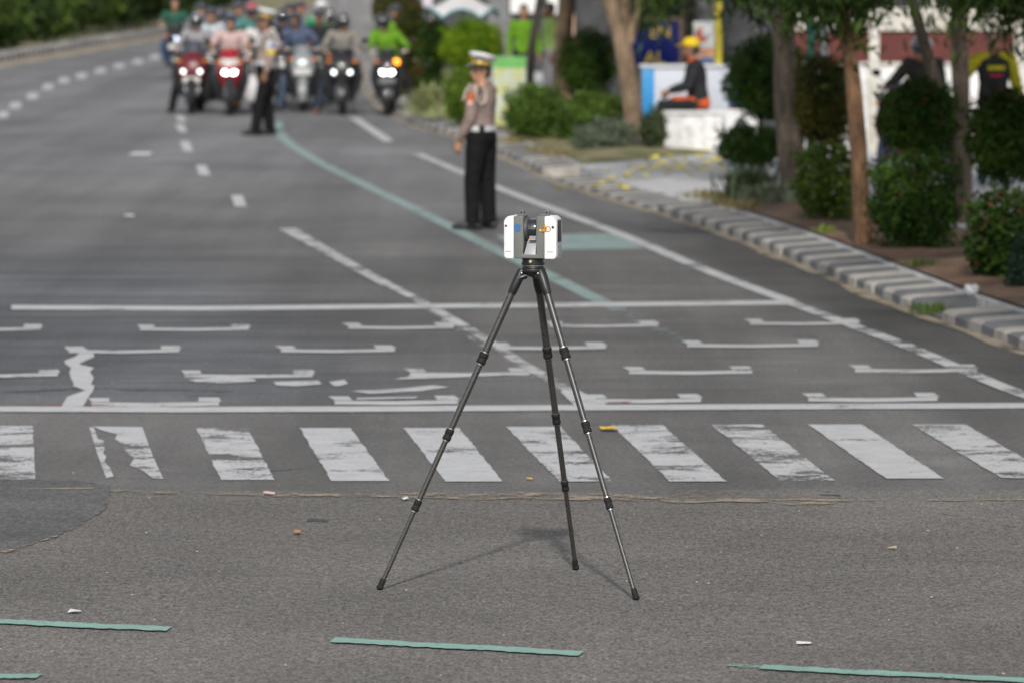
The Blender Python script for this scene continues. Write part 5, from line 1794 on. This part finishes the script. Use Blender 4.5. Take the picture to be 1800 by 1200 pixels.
def roller(name, a, b):
    k = NT(name)
    X, Y, Z = k.sep()
    wv = k.math('SINE', k.math('MULTIPLY', Z, 62.0))
    c = k.mix(k.rng(wv, -1, 1), a, b)
    n = k.noise(3, 5)
    k.link(k.scale(c, k.rng(n, .3, .7, .8, 1.15)), k.b.inputs['Base Color'])
    k.b.inputs['Roughness'].default_value = .5
    k.bump(wv, .5, .02)
    return k.m
ROLLER = roller('grey roller shutter', (.095, .097, .10), (.15, .152, .157))

def text(nm, s, size, mt, parent, loc, rz=0.0, depth=.004):
    cu = bpy.data.curves.new(nm, 'FONT')
    cu.body = s
    cu.size = size
    cu.extrude = depth
    cu.align_x = 'CENTER'
    o = bpy.data.objects.new(nm, cu)
    COL.objects.link(o)
    me = bpy.data.meshes.new_from_object(o.evaluated_get(bpy.context.evaluated_depsgraph_get()))
    bpy.data.objects.remove(o)
    o = bpy.data.objects.new(nm, me)
    me.materials.clear(); me.materials.append(mt)
    COL.objects.link(o)
    o.parent = parent
    o.location = loc
    o.rotation_euler = (R(90), 0, rz)
    return o

def wx(x, Y): return (x - CX) / FPX * Y

# boundary wall of the house on the right: white base, red brick band, pale coping
Y = 68.0
x0, x1 = wx(1368, Y), wx(1990, Y)
cx_, w_ = (x0 + x1) / 2, x1 - x0
wl = thing('boundary_wall', 'white garden wall with red brick band, behind the shrubs on the right', 'wall', (cx_, Y, .12))
zb, zt, zc = zpix(112, Y) - .12, zpix(55, Y) - .12, zpix(14, Y) - .12
build('wall_base', M().box((0, .11, zb / 2 - .05), (w_, .22, zb + .10)), WALLW, wl, bevel=.01)
build('brick_band', M().box((0, .13, (zb + zt) / 2), (w_ - .04, .20, zt - zb - .004)), BRICKR, wl)
build('wall_ledge', M().box((0, .10, zb + .0), (w_ + .03, .27, .035)), WALLC, wl, bevel=.006)
build('wall_coping', M().box((0, .11, (zt + zc) / 2), (w_, .26, zc - zt)), WALLC, wl, bevel=.01)
for i, x in enumerate((1535, 1790)):
    build('wall_pier', M().box((wx(x, Y) - cx_, -.02, zt * .5 + .04), (.13, .2, zt + .12)), WALLC, wl, bevel=.008)
hs_ = thing('house', 'dark house front behind the red brick garden wall', 'house', (cx_, Y + 6, .12))
build('wall', M().box((.4, 1.5, 2.0), (w_ + 1.6, 3, 4.1)), DGREY, hs_)
build('roof', M().prism([(-w_ / 2 - 1.0, 4.0), (w_ / 2 + 1.8, 4.0), (w_ / 2 + .4, 5.6), (-w_ / 2 + .4, 5.6)], 3.6, Matrix.Translation((0, -.3, .06))), mat('clay roof tiles', (.20, .07, .04), .8), hs_, bevel=.02)
for x in (-1.2, .6, 2.2):
    wn = build('window', M().box((x, -.02, 2.1), (.95, .08, 1.3)), WALLC, hs_, bevel=.01)
    build('pane', M().box((x, -.07, 2.1), (.80, .02, 1.15)), GLASSY, wn)

# shop with grey shutters behind the seated man
Y = 82.0
sx0, sx1 = wx(1015, Y), wx(1372, Y)
cx_, w_ = (sx0 + sx1) / 2, sx1 - sx0
sh = thing('shop_building', 'dark shop front with grey roller shutters behind the seated man', 'shop', (cx_, Y, .12))
build('wall', M().box((0, 2.0, 2.0), (w_, 4, 4.2)), DGREY, sh)
build('roof', M().box((0, 1.9, 4.22), (w_ + .5, 4.6, .22)), MGREY, sh, bevel=.02)
for a, b_ in ((1262, 1345), (1140, 1205)):
    xa, xb = wx(a, Y) - cx_, wx(b_, Y) - cx_
    s_ = build('shutter', M().box(((xa + xb) / 2, -.03, 1.25), (xb - xa, .06, 2.6)), ROLLER if a > 1200 else DGREY, sh)
    build('shutter_rail', M().box((xa - .03, -.05, 1.3), (.06, .10, 2.7)), MGREY, s_, bevel=.005)
    build('shutter_rail', M().box((xb + .03, -.05, 1.3), (.06, .10, 2.7)), MGREY, s_, bevel=.005)
build('pillar', M().box((wx(1232, Y) - cx_, -.10, 1.9), (.42, .2, 4.0)), MGREY, sh, bevel=.01)
build('awning', M().box((wx(1170, Y) - cx_, -.75, 1.98), (.95, 1.5, .10), rot=Matrix.Rotation(R(-9), 3, 'X')), mat('black awning', (.012, .013, .016), .7), sh, bevel=.01)
Y = 108.0
sx0, sx1 = wx(735, Y), wx(1040, Y)
cx_, w_ = (sx0 + sx1) / 2, sx1 - sx0
fb = thing('shop_building', 'far dark shop front with white light boxes, behind the green jacketed men', 'shop', (cx_, Y, .12))
build('wall', M().box((0, 2, 2.0), (w_, 4, 4.2)), DGREY, fb)
build('roof', M().box((0, 1.9, 4.22), (w_ + .5, 4.6, .22)), MGREY, fb, bevel=.02)
for a, b_, yb in ((897, 952, 24), (962, 992, 26)):
    xa, xb = wx(a, Y) - cx_, wx(b_, Y) - cx_
    zb = zpix(yb, Y) - .12
    f_ = build('window', M().box(((xa + xb) / 2, -.03, zb + .35), (xb - xa + .08, .08, .78)), BLACK_P, fb, bevel=.008)
    build('pane', M().box(((xa + xb) / 2, -.075, zb + .35), (xb - xa, .02, .68)), mat('milky glass', (.62, .63, .62), .3, var=.05), f_)
build('door', M().box((wx(880, Y) - cx_, -.03, 1.0), (.5, .06, 2.0)), MGREY, fb, bevel=.008)
build('pillar', M().box((wx(868, Y) - cx_, -.08, 1.9), (.16, .16, 3.9)), MGREY, fb, bevel=.008)
build('panel', M().box((wx(1000, Y) - cx_, -.04, .75), (.42, .07, .9)), mat('peach panel', (.48, .30, .20), .6), fb, bevel=.008)
Y = 118.0
fb2 = thing('building', 'dark grey building closing the view above the far shrubs', 'building', (wx(900, Y), Y + 6, .1))
build('wall', M().box((0, 3, 2.6), (9, 5, 5.4)), MGREY, fb2)
build('roof', M().box((0, 3, 5.36), (9.5, 5.5, .25)), DGREY, fb2, bevel=.02)
for x in (-2.5, -.8, .9, 2.6):
    wn = build('window', M().box((x, .47, 2.2), (1.0, .08, 1.4)), WALLC, fb2, bevel=.01)
    build('pane', M().box((x, .42, 2.2), (.86, .02, 1.25)), GLASSY, wn)

# posts
def post(label, x, Y, r, matl, h=4.2, name='post', yaw=0, z=.12):
    t = thing(name, label, 'post', (wx(x, Y), Y, z))
    build('shaft', M().lathe([(r * 1.1, 0), (r, .3), (r * .9, h)], 16), matl, t)
    build('base_plate', M().lathe([(r * 2, 0), (r * 2, .03), (r * 1.3, .06)], 16), matl, t)
    build('cap', M().ball((0, 0, h), (r, r, r * .6), 12), matl, t)
    return t
post('teal green steel post right of the thick brown trunk', 1425, 63.5, .055, TPOST)
post('thin grey steel post beside the teal green one', 1448, 64.5, .05, GPOST)
post('bright yellow post standing behind the food cart', 1262, 72.0, .052, YPOST)
# navy sign with yellow lettering, half behind the forked tree
Y = 75.0
sx0, sx1, zt, zb = wx(1110, Y), wx(1194, Y), zpix(36, Y), zpix(118, Y)
sg = thing('sign_board', 'navy blue sign board with yellow letters right of the forked tan trunk', 'sign', ((sx0 + sx1) / 2, Y, .12))
sw, shh, mz = sx1 - sx0, zt - zb, (zt + zb) / 2 - .12
build('board', M().prism(rect_round(-sw / 2, sw / 2, mz - shh / 2, mz + shh / 2, .05), .05), SBLUE, sg, bevel=.004)
e = .045
fo = rect_round(-sw / 2 - e, sw / 2 + e, mz - shh / 2 - e, mz + shh / 2 + e, .06)
fi = rect_round(-sw / 2 + .004, sw / 2 - .004, mz - shh / 2 + .004, mz + shh / 2 - .004, .046)
m = M()
n = len(fo)
for yy in (-.02, .06):
    m.v += [(p[0], yy, p[1]) for p in fo] + [(p[0], yy, p[1]) for p in fi]
for i in range(n):
    j = (i + 1) % n
    m.f += [(i, j, n + j, n + i), (2 * n + i, 3 * n + i, 3 * n + j, 2 * n + j), (i, 2 * n + i, 2 * n + j, j), (n + i, n + j, 3 * n + j, 3 * n + i)]
build('frame', m, SBROWN, sg)
text('lettering', 'EN', .25, SYEL, sg, (wx(1160, Y) - (sx0 + sx1) / 2, -.006, zpix(67, Y) - .12), depth=.006)
text('lettering', 'AL', .25, SYEL, sg, (wx(1150, Y) - (sx0 + sx1) / 2, -.006, zpix(112, Y) - .12), depth=.006)
for s_ in (-1, 1):
    build('sign_leg', M().tube([(s_ * sw * .35, .035, -.02), (s_ * sw * .35, .035, mz - shh / 2 + .02)], .018, 8), SBROWN, sg)
# food cart
Y = 70.3
ca, cb = wx(1128, Y), wx(1286, Y)
zt = zpix(119, Y) - .12
ct = thing('food_cart', 'white food cart with a sky blue end panel behind the seated man', 'cart', ((ca + cb) / 2, Y + .35, .12))
cw = cb - ca
build('cart_body', M().box((0, 0, (zt + .30) / 2), (cw, .7, zt - .30)), mat('white cart panel', (.44, .47, .53), .4, var=.05), ct, bevel=.012)
build('blue_panel', M().box((-cw / 2 + .085, -.357, (zt + .30) / 2), (.16, .012, zt - .34)), SKYB, ct, bevel=.003)
build('counter', M().box((0, 0, zt + .016), (cw + .06, .78, .03)), COUNTER, ct, bevel=.006)
for sx in (-1, 1):
    for sy in (-.32, .32):
        build('leg', M().box((sx * (cw / 2 - .07), sy, .15), (.05, .04, .30)), GPOST, ct, bevel=.004)
h = M()
h.lathe([(.03, 0), (.03, .06)], 12, Matrix.Translation((0, -.42, .25)) @ Matrix.Rotation(R(90), 4, 'X'))
cwheel = build('wheel', h, RIM, ct)
build('tyre', M().torus((0, -.44, .25), .22, .025, 'y', 24, 8), TYRE, cwheel)
# price board with bright panels on the cart
Y = 72.6
pb = thing('poster_board', 'bright poster board with white, red and orange panels beside the yellow post', 'poster', (wx(1238, Y), Y, .12))
zb, zt = zpix(122, Y) - .12, zpix(38, Y) - .12
build('panel', M().box((0, 0, (zb + zt) / 2), (.31, .03, zt - zb)), mat('pale poster', (.50, .52, .52), .4, var=.2, scale=14), pb, bevel=.004)
build('emblem', M().ball((-.035, -.02, zt - .18), (.085, .012, .105), 16), mat('poster red', (.55, .13, .09), .4), pb)
build('emblem_centre', M().ball((.03, -.03, zt - .14), (.075, .012, .075), 16), WHITE_P, pb)
for k, (z_, c) in enumerate(((zb + .26, (.60, .22, .10)), (zb + .20, (.62, .33, .18)))):
    build('poster_stripe', M().box((.03, -.018, z_), (.22, .01, .05)), mat('poster stripe %d' % k, c, .5, var=.3, scale=30), pb, bevel=.002)
build('poster_base', M().box((.03, -.018, zb + .09), (.22, .01, .13)), mat('poster blue', (.12, .16, .34), .5, var=.4, scale=25), pb, bevel=.002)
build('support', M().tube([(0, .03, -.02), (0, .03, zb + .1)], .02, 8), GPOST, pb)
# bench wall
Y = 67.8
ba, bb = wx(1166, Y), wx(1272, Y)
zt = zpix(196, Y) - .12
bw_ = thing('bench_wall', 'low white concrete bench wall at the back of the driveway', 'bench', ((ba + bb) / 2, Y + .28, .12))
build('bench_body', M().box((0, 0, (zt - .04) / 2 - .03), (bb - ba - .03, .50, zt + .02)), WALLW, bw_, bevel=.008)
build('bench_top', M().box((0, 0, zt - .018), (bb - ba + .03, .56, .05)), WALLW, bw_, bevel=.01)
# plastic stool with a blue tub
Y = 68.8
sa, sb = wx(1274, Y), wx(1330, Y)
zs = zpix(192, Y) - .12
st = thing('plastic_stool', 'white plastic stool with arched legs right of the bench wall', 'stool', ((sa + sb) / 2, Y, .12))
r_ = (sb - sa) / 2
build('stool_seat', M().box((0, 0, zs - .02), (r_ * 2 * .86, r_ * 1.6, .04)), WHITE_P, st, bevel=.014)
for sx in (-1, 1):
    for sy in (-1, 1):
        build('leg', M().tube([(sx * r_ * .78, sy * r_ * .62, zs - .03), (sx * r_ * .85, sy * r_ * .72, zs * .5), (sx * r_ * .95, sy * r_ * .8, .0)], [(.06, .03), (.04, .024), (.032, .02)], 8, side=(1, 0, 0)), WHITE_P, st)
for sy in (-1, 1):
    pl = [(-r_ * .86, zs - .03), (r_ * .86, zs - .03), (r_ * .86, zs - .20)] + [(r_ * .5 * math.cos(R(a)), zs - .26 + .16 * math.sin(R(a))) for a in range(0, 181, 20)] + [(-r_ * .86, zs - .20)]
    build('stool_apron', M().prism(pl, .015, Matrix.Translation((0, sy * r_ * .68 - .007, 0))), WHITE_P, st)
tb = thing('plastic_tub', 'blue plastic tub with dark red rim standing on the white stool', 'tub', ((sa + sb) / 2, Y, .12 + zs + .001))
build('tub_body', M().lathe([(.14, 0), (.155, .02), (.185, .24), (.185, .26)], 20), mat('blue tub plastic', (.03, .10, .26), .4), tb)
build('tub_lid', M().lathe([(.19, .255), (.19, .275), (.10, .29)], 20), mat('pale blue lid', (.22, .32, .50), .4), tb)
build('tub_rim', M().lathe([(.160, .004), (.168, .006), (.170, .03), (.160, .034)], 20), mat('dark red rim', (.20, .02, .04), .4), tb)
# traffic cone behind the forked tree
Y = 71.5
cn = thing('traffic_cone', 'orange traffic cone half hidden behind the forked tan trunk', 'cone', (wx(1133, Y), Y, .12))
build('cone_body', M().lathe([(.13, .04), (.12, .08), (.035, .72), (.02, .74)], 20), ORANGEC, cn)
build('cone_base', M().box((0, 0, .022), (.36, .36, .044)), ORANGEC, cn, bevel=.008)
build('cone_band', M().lathe([(.089, .28), (.0925, .282), (.0725, .42), (.068, .422)], 20), mat('pale orange band', (.66, .36, .24), .4), cn)

# green and yellow notice banner
Y = 76.5
fa, fb_ = wx(866, Y), wx(924, Y)
zt, zb = zpix(100, Y) - .12, zpix(232, Y) - .12
nb = thing('notice_banner', 'tall green and pale yellow notice banner behind the near policeman', 'banner', ((fa + fb_) / 2, Y, .12))
fw = fb_ - fa
def notice():
    k = NT('printed notice')
    X, Yc, Z = k.sep()
    n = k.noise(16, 3, stretch=(1, 1, .25))
    n2 = k.noise(5, 3)
    ln = k.rng(k.math('SINE', k.math('MULTIPLY', Z, 88.0)), .1, .6)
    c = k.mix(k.rng(n2, .42, .58), (.42, .41, .14), (.42, .45, .38))
    c = k.mix(k.math('MULTIPLY', ln, k.rng(n, .46, .56, 0, .55)), c, (.20, .36, .34))
    k.link(c, k.b.inputs['Base Color'])
    k.b.inputs['Roughness'].default_value = .45
    return k.m
build('banner_sheet', M().box((0, 0, (zt * .84 + zb) / 2 + .02), (fw, .012, zt * .84 - zb)), notice(), nb)
build('banner_header', M().box((0, -.002, zt * .92), (fw, .014, zt * .165)), mat('banner green', (.11, .34, .08), .45, var=.12), nb)
for sx in (-1, 1):
    build('banner_pole', M().tube([(sx * (fw / 2 + .01), .02, -.02), (sx * (fw / 2 + .01), .02, zt + .03)], .012, 8), GPOST, nb)
# white parasol far behind the bright topiary
Y = 88.0
zb = zpix(38, Y) - .12
um = thing('market_parasol', 'white market parasol with teal trim above the bright round topiary', 'parasol', (wx(812, Y), Y, .12))
def canopy(r_in, z_off, th):
    m = M()
    n = 48
    for (t_, dz) in ((.02, .0), (.5, -.18), (1.0, -.42)):
        for i in range(n):
            a = 2 * math.pi * i / n
            sc_ = .14 * abs(math.sin(a * 3)) if t_ == 1.0 else 0
            for off in (0, th):
                m.v.append((math.cos(a) * .62 * t_ * (1 - .04 * abs(math.sin(a * 3))), math.sin(a) * .62 * t_, zb + .50 + dz + sc_ - off))
    def q(r, i, o): return (r * n + i % n) * 2 + o
    for r in range(2):
        for i in range(n):
            m.f += [(q(r, i, 0), q(r + 1, i, 0), q(r + 1, i + 1, 0), q(r, i + 1, 0)), (q(r, i, 1), q(r, i + 1, 1), q(r + 1, i + 1, 1), q(r + 1, i, 1))]
    for i in range(n):
        m.f += [(q(2, i, 0), q(2, i, 1), q(2, i + 1, 1), q(2, i + 1, 0)), (q(0, i, 0), q(0, i + 1, 0), q(0, i + 1, 1), q(0, i, 1))]
    return m
cp = build('canopy', canopy(0, 0, .006), WHITEC, um)
tm = M()
pts = []
for i in range(49):
    a = 2 * math.pi * i / 48
    pts.append((math.cos(a) * .62 * (1 - .04 * abs(math.sin(a * 3))) * 1.01, math.sin(a) * .62 * 1.01, zb + .08 + .14 * abs(math.sin(a * 3)) - .005))
build('trim', M().tube(pts, .012, 6), mat('teal trim', (.05, .35, .38), .6), cp)
build('pole', M().tube([(0, 0, 0), (0, 0, zb + .52)], .022, 10), GPOST, um)
for k in range(6):
    a = 2 * math.pi * k / 6
    build('rib', M().tube([(0, 0, zb + .46), (math.cos(a) * .31, math.sin(a) * .31, zb + .28), (math.cos(a) * .60, math.sin(a) * .60, zb + .06)], .008, 6), GPOST, um)
build('parasol_foot', M().lathe([(.22, 0), (.22, .05), (.05, .09)], 16), DGREY, um)
# pale vertical banner
Y = 93.0
vb = thing('flag_banner', 'pale lilac vertical flag banner left of the white parasol', 'banner', (wx(752, Y), Y, .12))
zb = zpix(44, Y) - .12
build('flag', M().box((0, 0, zb + .9), (.17, .008, 1.8)), mat('lilac cloth', (.52, .48, .56), .7), vb)
build('flag_pole', M().tube([(-.1, 0, -.02), (-.1, 0, zb + 1.9)], .014, 8), GPOST, vb)
# white car far up the road
Y = 209.0
cr = thing('car', 'white car far up the road behind the motorcycles, cut by the top edge', 'car', (wx(400, Y), Y, 0), 0)
W_ = paint('white car paint', (.70, .71, .72))
m = M().tube([(0, -2.0, .50), (0, -1.9, .55), (0, -1.0, .62), (0, 0, .64), (0, 1.4, .64), (0, 2.0, .6)], [(.60, .20), (.74, .27), (.80, .32), (.82, .34), (.80, .33), (.70, .25)], 24, side=(1, 0, 0))
build('body', m, W_, cr, sharp=60)
build('cabin', M().tube([(0, -.9, .92), (0, -.2, 1.12), (0, .9, 1.15), (0, 1.7, .95)], [(.62, .06), (.62, .27), (.62, .28), (.60, .1)], 20, side=(1, 0, 0)), GLASSY, cr, sharp=60)
build('roof', M().tube([(0, -.15, 1.40), (0, .4, 1.43), (0, 1.0, 1.41)], [(.50, .02), (.54, .03), (.50, .02)], 16, side=(1, 0, 0)), W_, cr)
for sx in (-1, 1):
    build('headlight', M().ball((sx * .56, -1.93, .64), (.14, .06, .07), 12), LAMPD, cr)
    for yy in (-1.25, 1.25):
        wq = build('wheel', M().tube([(sx * .70, yy, .30), (sx * .84, yy, .30)], .20, 16), RIM, cr)
        build('tyre', M().torus((sx * .77, yy, .30), .23, .075, 'x', 24, 10), TYRE, wq)
build('bumper', M().tube([(-.70, -1.90, .36), (-.4, -2.03, .36), (.4, -2.03, .36), (.70, -1.90, .36)], [(.05, .10)] * 4, 12), W_, cr, sharp=60)
build('grille', M().box((0, -2.04, .52), (.7, .03, .12)), BLACK_P, cr, bevel=.01)

# ------------------------------------------------------------------ people by the shops
def cap_bill(colour, brim):
    def f(root, HM):
        T = HM @ Matrix.Translation((0, .012, .045))
        c = build('cap', M().lathe([(.088, -.01), (.092, .0), (.090, .04), (.075, .075), (.04, .092), (.005, .096)], 24, T @ Matrix.Diagonal((1, 1.12, 1, 1))), colour, root)
        build('cap_peak', M().tube([T @ Vector((0, -.08, .004)), T @ Vector((0, -.14, .002)), T @ Vector((0, -.185, -.012))], [(.082, .008), (.072, .006), (.04, .004)], 14, side=tuple(HM.to_3x3() @ Vector((1, 0, 0)))), brim, c)
    return f
p = D(1237, 181, 68.15)
SITB = {**SIT, 'anl': (.12, -.60, .20), 'anr': (-.12, -.56, .20), 'tol': (.13, -.77, .14), 'tor': (-.13, -.73, .14)}
def sash(root, J, HM, spine):
    c = spine(-.05)
    build('waist_cloth', M().tube([spine(-.12), spine(-.02), spine(.10)], [(.178, .135), (.185, .142), (.172, .13)], 20, side=(1, 0, 0)), ORANGEP2, root)
    for sx in (-1, 1):
        build('lap_cloth', M().tube([J['hi' + ('l' if sx > 0 else 'r')] + Vector((0, -.06, .045)), J['hi' + ('l' if sx > 0 else 'r')] + Vector((0, -.30, .055))], [(.08, .05), (.06, .035)], 12, side=(1, 0, 0), round_ends=True), ORANGEP2, root)
    build('scarf', M().tube([J['neck'] + Vector((0, .0, -.01)), J['neck'] + Vector((0, -.008, .035))], [.078, .072], 16), ORANGEP2, root)
ORANGEP2 = cloth('orange red cloth', (.52, .10, .025))
zb = 67.8
figure('man in black with yellow cap and orange waist cloth seated on the white bench wall', (2.40, 68.05, zpix(196, 67.8) - .54), yaw_of(-1, -.04), SITB, BLACKJ, BLACKC, skin=SKIN_D, headgear=cap_bill(YELLOWC, YELLOWC), extras=sash, voxel=.011, shoes=SHOE, scale=1.08, group='people by the shops', bulk=1.08)
g = G(1745, 327, .12)
pose = dict(STAND)
pose.update(ell=(.26, .03, 1.13), wrl=(.30, -.08, .90), elr=(-.32, .0, 1.22), wrr=(-.42, -.12, 1.10))
def yshirt(root, J, HM, spine):
    for s in 'lr':
        sh_, el, wr = J['sh' + s], J['el' + s], J['wr' + s]
        m = M().ball(tuple(sh_), .079, 14)
        m.tube([J['neck'] + Vector((0, 0, -.04)), sh_.lerp(J['neck'], .4), sh_, sh_.lerp(el, .4), el, el.lerp(wr, .45), el.lerp(wr, .93)], [.06, .072, .078, .072, .064, .058, .046], 14)
        build('sleeve', m, MUST, root, voxel=.0125, smooth_it=3)
    build('shirt_stripe', M().box(tuple(spine(.68) + Vector((0, -.142, 0))), (.20, .014, .05)), MUST, root, bevel=.004)
    build('shirt_stripe', M().box(tuple(spine(.50) + Vector((0, -.139, 0))), (.14, .014, .035)), cloth('dark pink print', (.24, .02, .05)), root, bevel=.004)
MUST = cloth('mustard yellow sleeves', (.27, .24, .012))
figure('man in yellow sleeved black shirt standing by the garden wall at the right edge', (g.x, g.y, .12), R(8), pose, BLACKC, cloth('dark teal trousers', (.02, .05, .055)), skin=SKIN_D, extras=yshirt, voxel=.011, group='people by the shops', bulk=1.08, scale=1.0)
# helmeted man on a parked motorcycle behind the leaning trunk
Ym = 60.5
at = Vector((wx(1612, Ym), Ym, .12))
motorcycle('dark motorcycle parked on the pavement behind the shrubs on the right', at, R(-30), paint('dark blue red paint', (.03, .035, .07)), 'single', LAMPD, None, second=RED, group='motorcycles parked on the pavement')
figure('man in dark jacket and grey blue helmet on the motorcycle behind the leaning tree', at, R(-30), {**RIDE, **FOOT_L}, cloth('dark olive jacket', (.018, .018, .016)), DDEN, headgear=helmet(shell('grey blue helmet shell', (.13, .16, .21)), 'dark', True), grip=True, hair=False, face=False, voxel=.011, group='people by the shops', bulk=1.2, hyaw=R(15))
for x, Y_, lab, top, bot, sk, rz in ((921, 84.5, 'man in lime green jacket standing behind the green notice banner', LIME, BLACKC, SKIN, 10), (966, 86.5, 'man in lime and grey jacket right of the thin leaning tree', cloth('lime and grey jacket', (.24, .36, .10)), LGREY, SKIN_D, -70)):
    figure(lab, (wx(x, Y_), Y_, .12), R(rz), STAND, top, bot, skin=sk, voxel=.012, group='people by the shops', scale=.98)

# ------------------------------------------------------------------ small litter on the road
def litter(label, x, y, cat, name, poly, mt, z=.008, rz=0.0, curl=.02, group=None):
    g = G(x, y)
    m = M()
    n = len(poly)
    for dz in (0, .003):
        for k, p in enumerate(poly):
            m.v.append((p[0], p[1], dz + curl * (.5 + .5 * math.sin(k * 2.1 + x)) ))
    m.f += [tuple(reversed(range(n))), tuple(range(n, 2 * n))] + [(i, (i + 1) % n, (i + 1) % n + n, i + n) for i in range(n)]
    o = build(name, m, mt, None, flat=True)
    o.location = (g.x, g.y, z)
    o.rotation_euler = (0, 0, rz)
    return tag(o, label, cat, group)
LEAFY = two_tone('yellow fallen leaf', (.60, .42, .06), (.50, .28, .04), 30, bump=0)
PAPER = mat('crumpled paper', (.62, .62, .63), .7, var=.1, scale=30)
lf = [(-.055, 0), (-.03, .05), (.0, .09), (.03, .07), (.055, .02), (.06, -.03), (.03, -.06), (-.02, -.07)]
litter('curled yellow leaf on the zebra crossing beside the right tripod leg', 1068, 757, 'leaf', 'fallen_leaf', [(p[0] * .8, p[1] * 1.1) for p in lf], LEAFY, curl=.016, rz=.5)
litter('small orange brown leaf on the road left of the tripod', 522, 939, 'leaf', 'fallen_leaf', [(p[0] * .32, p[1] * .55) for p in lf], two_tone('orange leaf', (.50, .25, .07), (.42, .17, .05), 40, bump=0), curl=.012)
litter('flat white paper strip on the road near the bottom right', 1413, 1133, 'litter', 'paper_scrap', [(-.030, -.02), (.028, -.03), (.03, .012), (.01, .025), (-.03, .02)], PAPER, curl=.004)
litter('torn white paper scrap on the road near the bottom left', 131, 1077, 'litter', 'paper_scrap', [(-.025, -.03), (.0, -.04), (.03, -.01), (.01, .03), (-.02, .03)], PAPER, curl=.006)
litter('white flattened paper sheet on the far road left of the lane dashes', 247, 272, 'litter', 'paper_sheet', [(-.14, -.32), (.13, -.30), (.15, .30), (-.10, .33)], PAPER, curl=.006)
litter('small white paper piece on the road above the left motorcycle bay', 228, 381, 'litter', 'paper_scrap', [(-.05, -.12), (.05, -.10), (.04, .12), (-.05, .1)], PAPER, curl=.006)
litter('small pale leaf on the road seam beside the left tripod leg', 712, 879, 'leaf', 'fallen_leaf', [(p[0] * .32, p[1] * .55) for p in lf], PAPER, curl=.006)
litter('yellowish straw leaf under the zebra crossing centre', 930, 844, 'leaf', 'fallen_leaf', [(p[0] * .28, p[1] * .35) for p in lf], LEAFY, curl=.006)
litter('pale straw twig on the road right of the tripod', 1568, 966, 'twig', 'dry_twig', [(-.022, -.008), (.022, -.004), (.022, .004), (-.022, .008)], mat('straw', (.28, .23, .16), .8), curl=.01)
litter('pale red paper scrap on the seam left of the tripod', 473, 870, 'litter', 'paper_scrap', [(-.03, -.03), (.03, -.03), (.03, .03), (-.02, .03)], mat('pink paper', (.55, .40, .40), .7), curl=.01)
PEB = mat('pale pebble', (.33, .29, .24), .8, var=.3, scale=80)
for i in range(70):
    x, y = rng.uniform(0, 1800), rng.choice([rng.uniform(870, 1195), rng.uniform(600, 1195)])
    g = G(x, y)
    s_ = rng.uniform(.002, .0055)
    o = build('pebble', M().ball((0, 0, 0), (s_ * 1.3, s_, s_ * .6), 8), PEB)
    o.location = (g.x, g.y, s_ * .4)
    tag(o, 'tiny pale pebble lying loose on the road', 'pebble', 'pebbles on the road')
# plastic bag on the verge by the kerb gap
g = G(1706, 521, .15)
pbm = M()
pbm.ball((0, 0, .055), (.075, .07, .06), 14).ball((.04, .02, .08), (.05, .05, .045), 12).ball((-.03, -.02, .09), (.04, .035, .04), 12)
o = build('plastic_bag', pbm, mat('thin white plastic', (.38, .39, .42), .3), None, voxel=.012, smooth_it=2)
o.location = g
o.scale = (.75, .75, .75)
tag(o, 'crumpled white plastic bag on the soil by the gap in the kerb', 'bag')
# yellow blossoms fallen on the driveway
FLOW = mat('yellow petal', (.72, .60, .06), .6, var=.15, scale=40)
def blossom():
    m = M()
    for k in range(5):
        a = 2 * math.pi * k / 5
        T = Matrix.Rotation(a, 4, 'Z')
        m.add([(0, 0, 0), (.028, -.024, .012), (.060, -.014, .022), (.066, .010, .020), (.030, .022, .012)], [(0, 1, 2, 3, 4)], T)
        m.add([(0, 0, -.003), (.028, -.024, .009), (.060, -.014, .019), (.066, .010, .017), (.030, .022, .009)], [(4, 3, 2, 1, 0)], T)
    m.ball((0, 0, .006), (.014, .014, .012), 8)
    return build('fallen_blossom', m, FLOW, flat=True)
spots = [(983, 331), (1054, 341), (1087, 327), (1042, 328), (1101, 332), (1070, 302), (1112, 301), (1125, 300), (1142, 292), (1172, 303), (1198, 294), (1212, 310), (1218, 290), (1245, 287), (1267, 292), (1252, 300), (1230, 276),
         (1186, 284), (1155, 280), (1135, 310), (1160, 296), (1205, 280), (1227, 272), (1262, 284), (1270, 302), (1290, 286), (1304, 284), (1152, 278), (1180, 276), (1196, 270), (1240, 268), (1110, 292), (1098, 312), (1325, 290), (1120, 318), (1075, 316), (1060, 322), (1135, 284), (1148, 300), (1165, 288), (1176, 294), (1190, 300), (1204, 302), (1222, 298), (1236, 292), (1255, 278), (1218, 268), (1195, 290), (1238, 302), (1128, 296), (1106, 306), (1275, 278), (1182, 266), (1160, 272)]
fl = None
for i, (x, y) in enumerate(spots):
    if fl is None:
        fl = blossom(); o = fl
    else:
        o = fl.copy(); COL.objects.link(o)
    zz = .125 if y < 318 else (.01 if y > 335 or x < 1000 else .06)
    g = G(x + rng.uniform(-3, 3), y + rng.uniform(-2, 2), zz)
    o.location = g
    o.rotation_euler = (rng.uniform(-.3, .3), rng.uniform(-.3, .3), rng.uniform(0, 6))
    s_ = rng.uniform(.7, 1.1)
    o.scale = (s_, s_, s_)
    tag(o, 'yellow blossom fallen on the light grey driveway', 'blossom', 'yellow blossoms fallen on the driveway')
